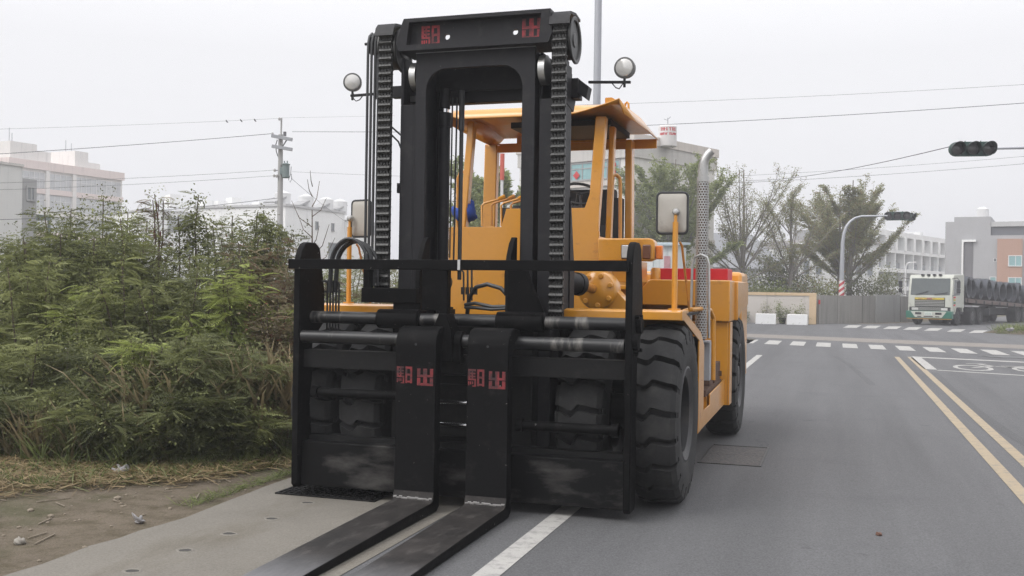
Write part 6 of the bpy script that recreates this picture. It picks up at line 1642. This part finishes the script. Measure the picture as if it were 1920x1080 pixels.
# ------------------------------------------------------------------ big trees beyond the wall
def fan_tree(name, loc, h, label, seed, spread=.5, trunk_h=.22, limbs=15, leaves=5200, lmat=None, tr=.15, fill=1.0, lean=(0, 0), leafsize=(.10, .20), cat='tree', asp=None):
    """trunk with a fan of steeply rising limbs, feathery twigs carrying small leaf clusters"""
    R = np.random.RandomState(seed); root = thing(name, loc, label, cat); b = MB()
    top = np.array([lean[0], lean[1], h * .93]); th = h * trunk_h; P = []; D = []
    axis = lambda t: np.array([top[0] * t ** 1.5, top[1] * t ** 1.5, top[2] * t])
    b.tube([tuple(axis(t) + (R.normal(0, .03, 3) if t else 0) * t) for t in np.linspace(0, 1, 9)], [tr * (1 - .9 * t) + .012 for t in np.linspace(0, 1, 9)], 8)
    for l in range(limbs):
        t0 = trunk_h * (.92 + .35 * R.uniform()) + (.36 * R.uniform() ** 1.5 if l > 9 else 0); p0_ = axis(t0); az = l * 2.4 + R.uniform(-.4, .4)
        L = h * (1.0 - t0) * R.uniform(.78, 1.08) * (.75 + spread * .5); el = R_(R.uniform(46, 74)) if l > 4 else R_(R.uniform(26, 44)); L *= 1.0 if l > 4 else .62
        dirv = np.array([math.cos(az) * math.cos(el), math.sin(az) * math.cos(el), math.sin(el)]); pts = [p0_]; d = dirv.copy(); k = 10
        for i in range(k):
            d = d + np.array([0, 0, .012]) + R.normal(0, .03, 3); d /= np.linalg.norm(d); pts.append(pts[-1] + d * L / k)
        r0 = tr * .40 * (1 - t0 * .6); b.tube([tuple(p) for p in pts], [r0 * (1 - .9 * i / k) + .005 for i in range(k + 1)], 5, cap=False)
        side = np.cross(d, [0, 0, 1]); side /= np.linalg.norm(side) + 1e-6
        for s in range(22):
            t = .25 + .75 * (s + R.uniform(0, .8)) / 22; i = min(k - 1, int(t * k)); f = t * k - i; q = pts[i] * (1 - f) + pts[i + 1] * f; dd = pts[i + 1] - pts[i]; dd /= np.linalg.norm(dd)
            sg_ = 1 if s % 2 else -1; td = dd * 1.0 + side * sg_ * R.uniform(.3, .75) + R.normal(0, .16, 3); td /= np.linalg.norm(td); TL = min(L, 5.5) * R.uniform(.12, .27) * (1.15 - t * .55)
            e = q + td * TL; mid = q + td * TL * .5 + R.normal(0, .02, 3); b.tube([tuple(q), tuple(mid), tuple(e)], [.012 * (1.1 - t) + .005, .008, .004], 3, cap=False)
            m = max(2, int(leaves / (limbs * 22) * R.uniform(.2, 1.8) * fill))
            for j in range(m):
                u_ = R.uniform(.1, 1.1); P.append(q + (e - q) * u_ + R.normal(0, .10, 3) * [1, 1, .35]); D.append(td * .6 + R.normal(0, .6, 3) * [1, 1, .4])
    b.build('trunk', bark, root, org=(0, 0, 0), smooth=0, fix=False)
    P = np.array(P); D = np.array(D); V, F = scatter(*SMALL, P, D, R.uniform(*leafsize, len(P)), R.uniform(-1, 1, len(P)))
    np_mesh('crown', V, F, lmat or lm_tree, root, tint=np.repeat(np.clip(R.beta(1.6, 2, len(P)) + .15 * (P[:, 2] / h - .5), 0, 1), 4))
    return root


def tpos(u, D): return gpos(u, D)


fan_tree('tree', tpos(1262, 60), 10.2, 'fullest green tree, half hidden behind the exhaust stack and right mirror', 31, .40, .24, 24, 34000, lm_tree_g, .16, 1.1, leafsize=(.10, .2))
fan_tree('tree', tpos(1392, 63), 10.0, 'sparse almost bare tree with a wide fan of limbs just right of the exhaust stack', 32, .50, .26, 20, 15000, lm_tree, .17, .9, leafsize=(.07, .13))
fan_tree('tree', tpos(1482, 64), 8.6, 'thin bare crowned tree in the middle of the row behind the ochre wall', 33, .42, .30, 18, 12000, lm_tree, .15, .9, leafsize=(.07, .13))
fan_tree('tree', tpos(1592, 66), 9.7, 'broad olive tree with a leaning fan crown behind the far signal pole', 34, .34, .25, 24, 42000, lm_tree, .2, 1.0, lean=(.2, 0), leafsize=(.08, .15))
fan_tree('tree', tpos(1573, 68), 9.2, 'second olive tree whose trunk stands left of the far signal pole', 35, .34, .27, 18, 22000, lm_tree, .16, 1.0, leafsize=(.08, .15))


def bush(name, loc, h, rad, n, lmat, label, seed, leaf=(.12, .22), cat='bush', group=None):
    R = np.random.RandomState(seed); root = thing(name, loc, label, cat, group); b = MB(); P = []
    cl_ = []
    for k in range(9):
        a = R.uniform(0, 6.28); r_ = rad * math.sqrt(R.uniform()) * .85; z = h * R.uniform(.25, .9) * (1 - .35 * (r_ / rad) ** 2); cl_.append((r_ * math.cos(a), r_ * math.sin(a), z))
        b.tube([(0, 0, 0), (r_ * math.cos(a) * .4, r_ * math.sin(a) * .4, z * .6), cl_[-1]], [.05 * h / 3, .03 * h / 3, .008], 5)
    b.build('trunk', bark, root, org=(0, 0, 0), smooth=0)
    cl_ = np.array(cl_); j = R.randint(0, len(cl_), n); P = cl_[j] + R.normal(0, 1, (n, 3)) * [rad * .26, rad * .26, h * .15]; P[:, 2] = np.clip(P[:, 2], .05, None)
    V, F = scatter(*SMALL, P, R.normal(0, 1, (n, 3)), R.uniform(*leaf, n)); V[:, 2] = np.maximum(V[:, 2], .02)
    np_mesh('crown', V, F, lmat, root, tint=np.repeat(np.clip(R.beta(1.5, 2.2, n) + .2 * (P[:, 2] / h - .5), 0, 1), 4)); return root


bush('bush', tpos(1480, 67), 4.4, 2.6, 5200, lm_dark, 'dense dark green bush under the middle bare tree', 51)
bush('bush', tpos(1530, 64), 3.0, 1.5, 2200, lm_tree, 'olive brown bush above the right end of the ochre wall', 52)
bush('bush', tpos(1450, 62), 2.9, 1.3, 2000, lm_young, 'bright green bush just above the ochre wall', 53)
bush('bush', tpos(1405, 60), 2.6, 1.2, 1700, lm_mid, 'green bush above the left end of the ochre wall', 54)
bush('bush', tpos(1610, 65.5), 2.9, 1.6, 2600, lm_dark, 'dark bush behind the old wall right of the signal pole', 55)
bush('bush', tpos(1660, 72), 3.6, 1.3, 1800, lm_mid, 'upright light bush behind the pale wall panel', 56)
bush('bush', tpos(1545, 62), 2.2, .9, 1200, lm_mid, 'small green bush behind the wall left of the signal pole', 57)
bush('bush', tpos(1240, 50), 4.0, 2.2, 2600, lm_mid, 'green bush behind the white shed and right mirror', 58)
# greenery seen through the cab
fan_tree('tree', tpos(922, 46), 7.9, 'drooping green tree seen through the cab left of the rear post', 61, .34, .3, 15, 12000, lm_tree_g, .12, 1.2, leafsize=(.14, .3))
bush('bush', tpos(886, 42), 5.0, 1.7, 4200, lm_mid, 'rounded bush seen through the left side of the cab', 62)
bush('bush', tpos(962, 44), 4.4, 1.3, 2400, lm_tree_g, 'loose bush seen through the cab right of the rear post', 63)
bush('bush', tpos(1070, 50), 5.4, .7, 900, lm_young, 'small pale green bush seen just right of the right chain', 64)
# potted plants by the white blocks
def pot_plant(u, v, h, rad, n, lab, seed, dy=.7):
    p = at(u, v, Z=0); p.y += dy
    r_ = bush('potted_plant', (p.x, p.y, .0), h, rad, n, lm_mid if seed % 2 else lm_tree_g, lab, seed, (.06, .12), 'plant', 'potted plants along the low wall')
    b = MB(); b.lathe([(.14, 0), (.19, .3), (.2, .32), (.17, .32)], (p.x, p.y, 0), n=14); b.build('pot', MAT['black'], r_, org=tuple(r_.location))


pot_plant(1432, 607, 1.15, .5, 260, 'thin leggy potted plant behind the middle white block', 71)
pot_plant(1466, 608, 1.2, .42, 800, 'dense dark potted shrub between the middle and right white blocks', 72, .5)
pot_plant(1498, 609, 1.05, .5, 420, 'loose potted plant behind the right white block', 73)
pot_plant(1392, 606, .95, .3, 260, 'potted plant peeping out behind the rear of the forklift', 74)
# grass island at the right edge by the truck
ib = MB(); n = 26; ic = (9.3, 49.6)
pts_ = [(ic[0] + math.cos(2 * PI * i / n) * 2.7 * (1 + .12 * math.sin(3 * i)), ic[1] + math.sin(2 * PI * i / n) * 1.9 * (1 + .1 * math.cos(2 * i))) for i in range(n)]
ib.add([(x, y, .012) for x, y in pts_] + [(ic[0] + (x - ic[0]) * .8, ic[1] + (y - ic[1]) * .8, .16) for x, y in pts_], [(i, (i + 1) % n, n + (i + 1) % n, n + i) for i in range(n)] + [tuple(range(n, 2 * n))])
tag(ib.build('grass_island', MAT['dirt'], smooth=60), kind='structure')
R = np.random.RandomState(77); n = 3600; a = R.uniform(0, 6.28, n); q = np.sqrt(R.uniform(0, 1, n)); P = np.stack([ic[0] + np.cos(a) * q * 2.6, ic[1] + np.sin(a) * q * 1.8, .02 + .14 * (1 - q)], 1); D = np.stack([R.normal(0, .5, n), R.normal(0, .5, n), np.ones(n)], 1)
V, F = scatter(*BLADE, P, D, R.uniform(.15, .55, n), R.uniform(-1, 1, n)); V[:, 0:3] = V; tag(np_mesh('grass', V, F, gm_g, tint=np.repeat(R.beta(2, 1.6, n), len(BLADE[0]))), kind='stuff')
lump('paper_scrap', at(1893, 620.5, Z=.2), .14, plastic, 'white scrap of litter on the grass island at the right edge', 'litter', 44, .5, .8)

# ------------------------------------------------------------------ haze
hm = bpy.data.materials.new('haze_air'); hm.use_nodes = True; hm.node_tree.nodes.clear()
hv = hm.node_tree.nodes.new("ShaderNodeVolumePrincipled"); hv.inputs['Density'].default_value = .0022; hv.inputs['Color'].default_value = (.94, .94, .97, 1); hv.inputs['Anisotropy'].default_value = .2
ho = hm.node_tree.nodes.new("ShaderNodeOutputMaterial"); hm.node_tree.links.new(hv.outputs[0], ho.inputs['Volume'])
b = MB(); b.box(-910, 910, -910, 910, -1, 23)
tag(b.build('haze', hm, smooth=0), kind='stuff')
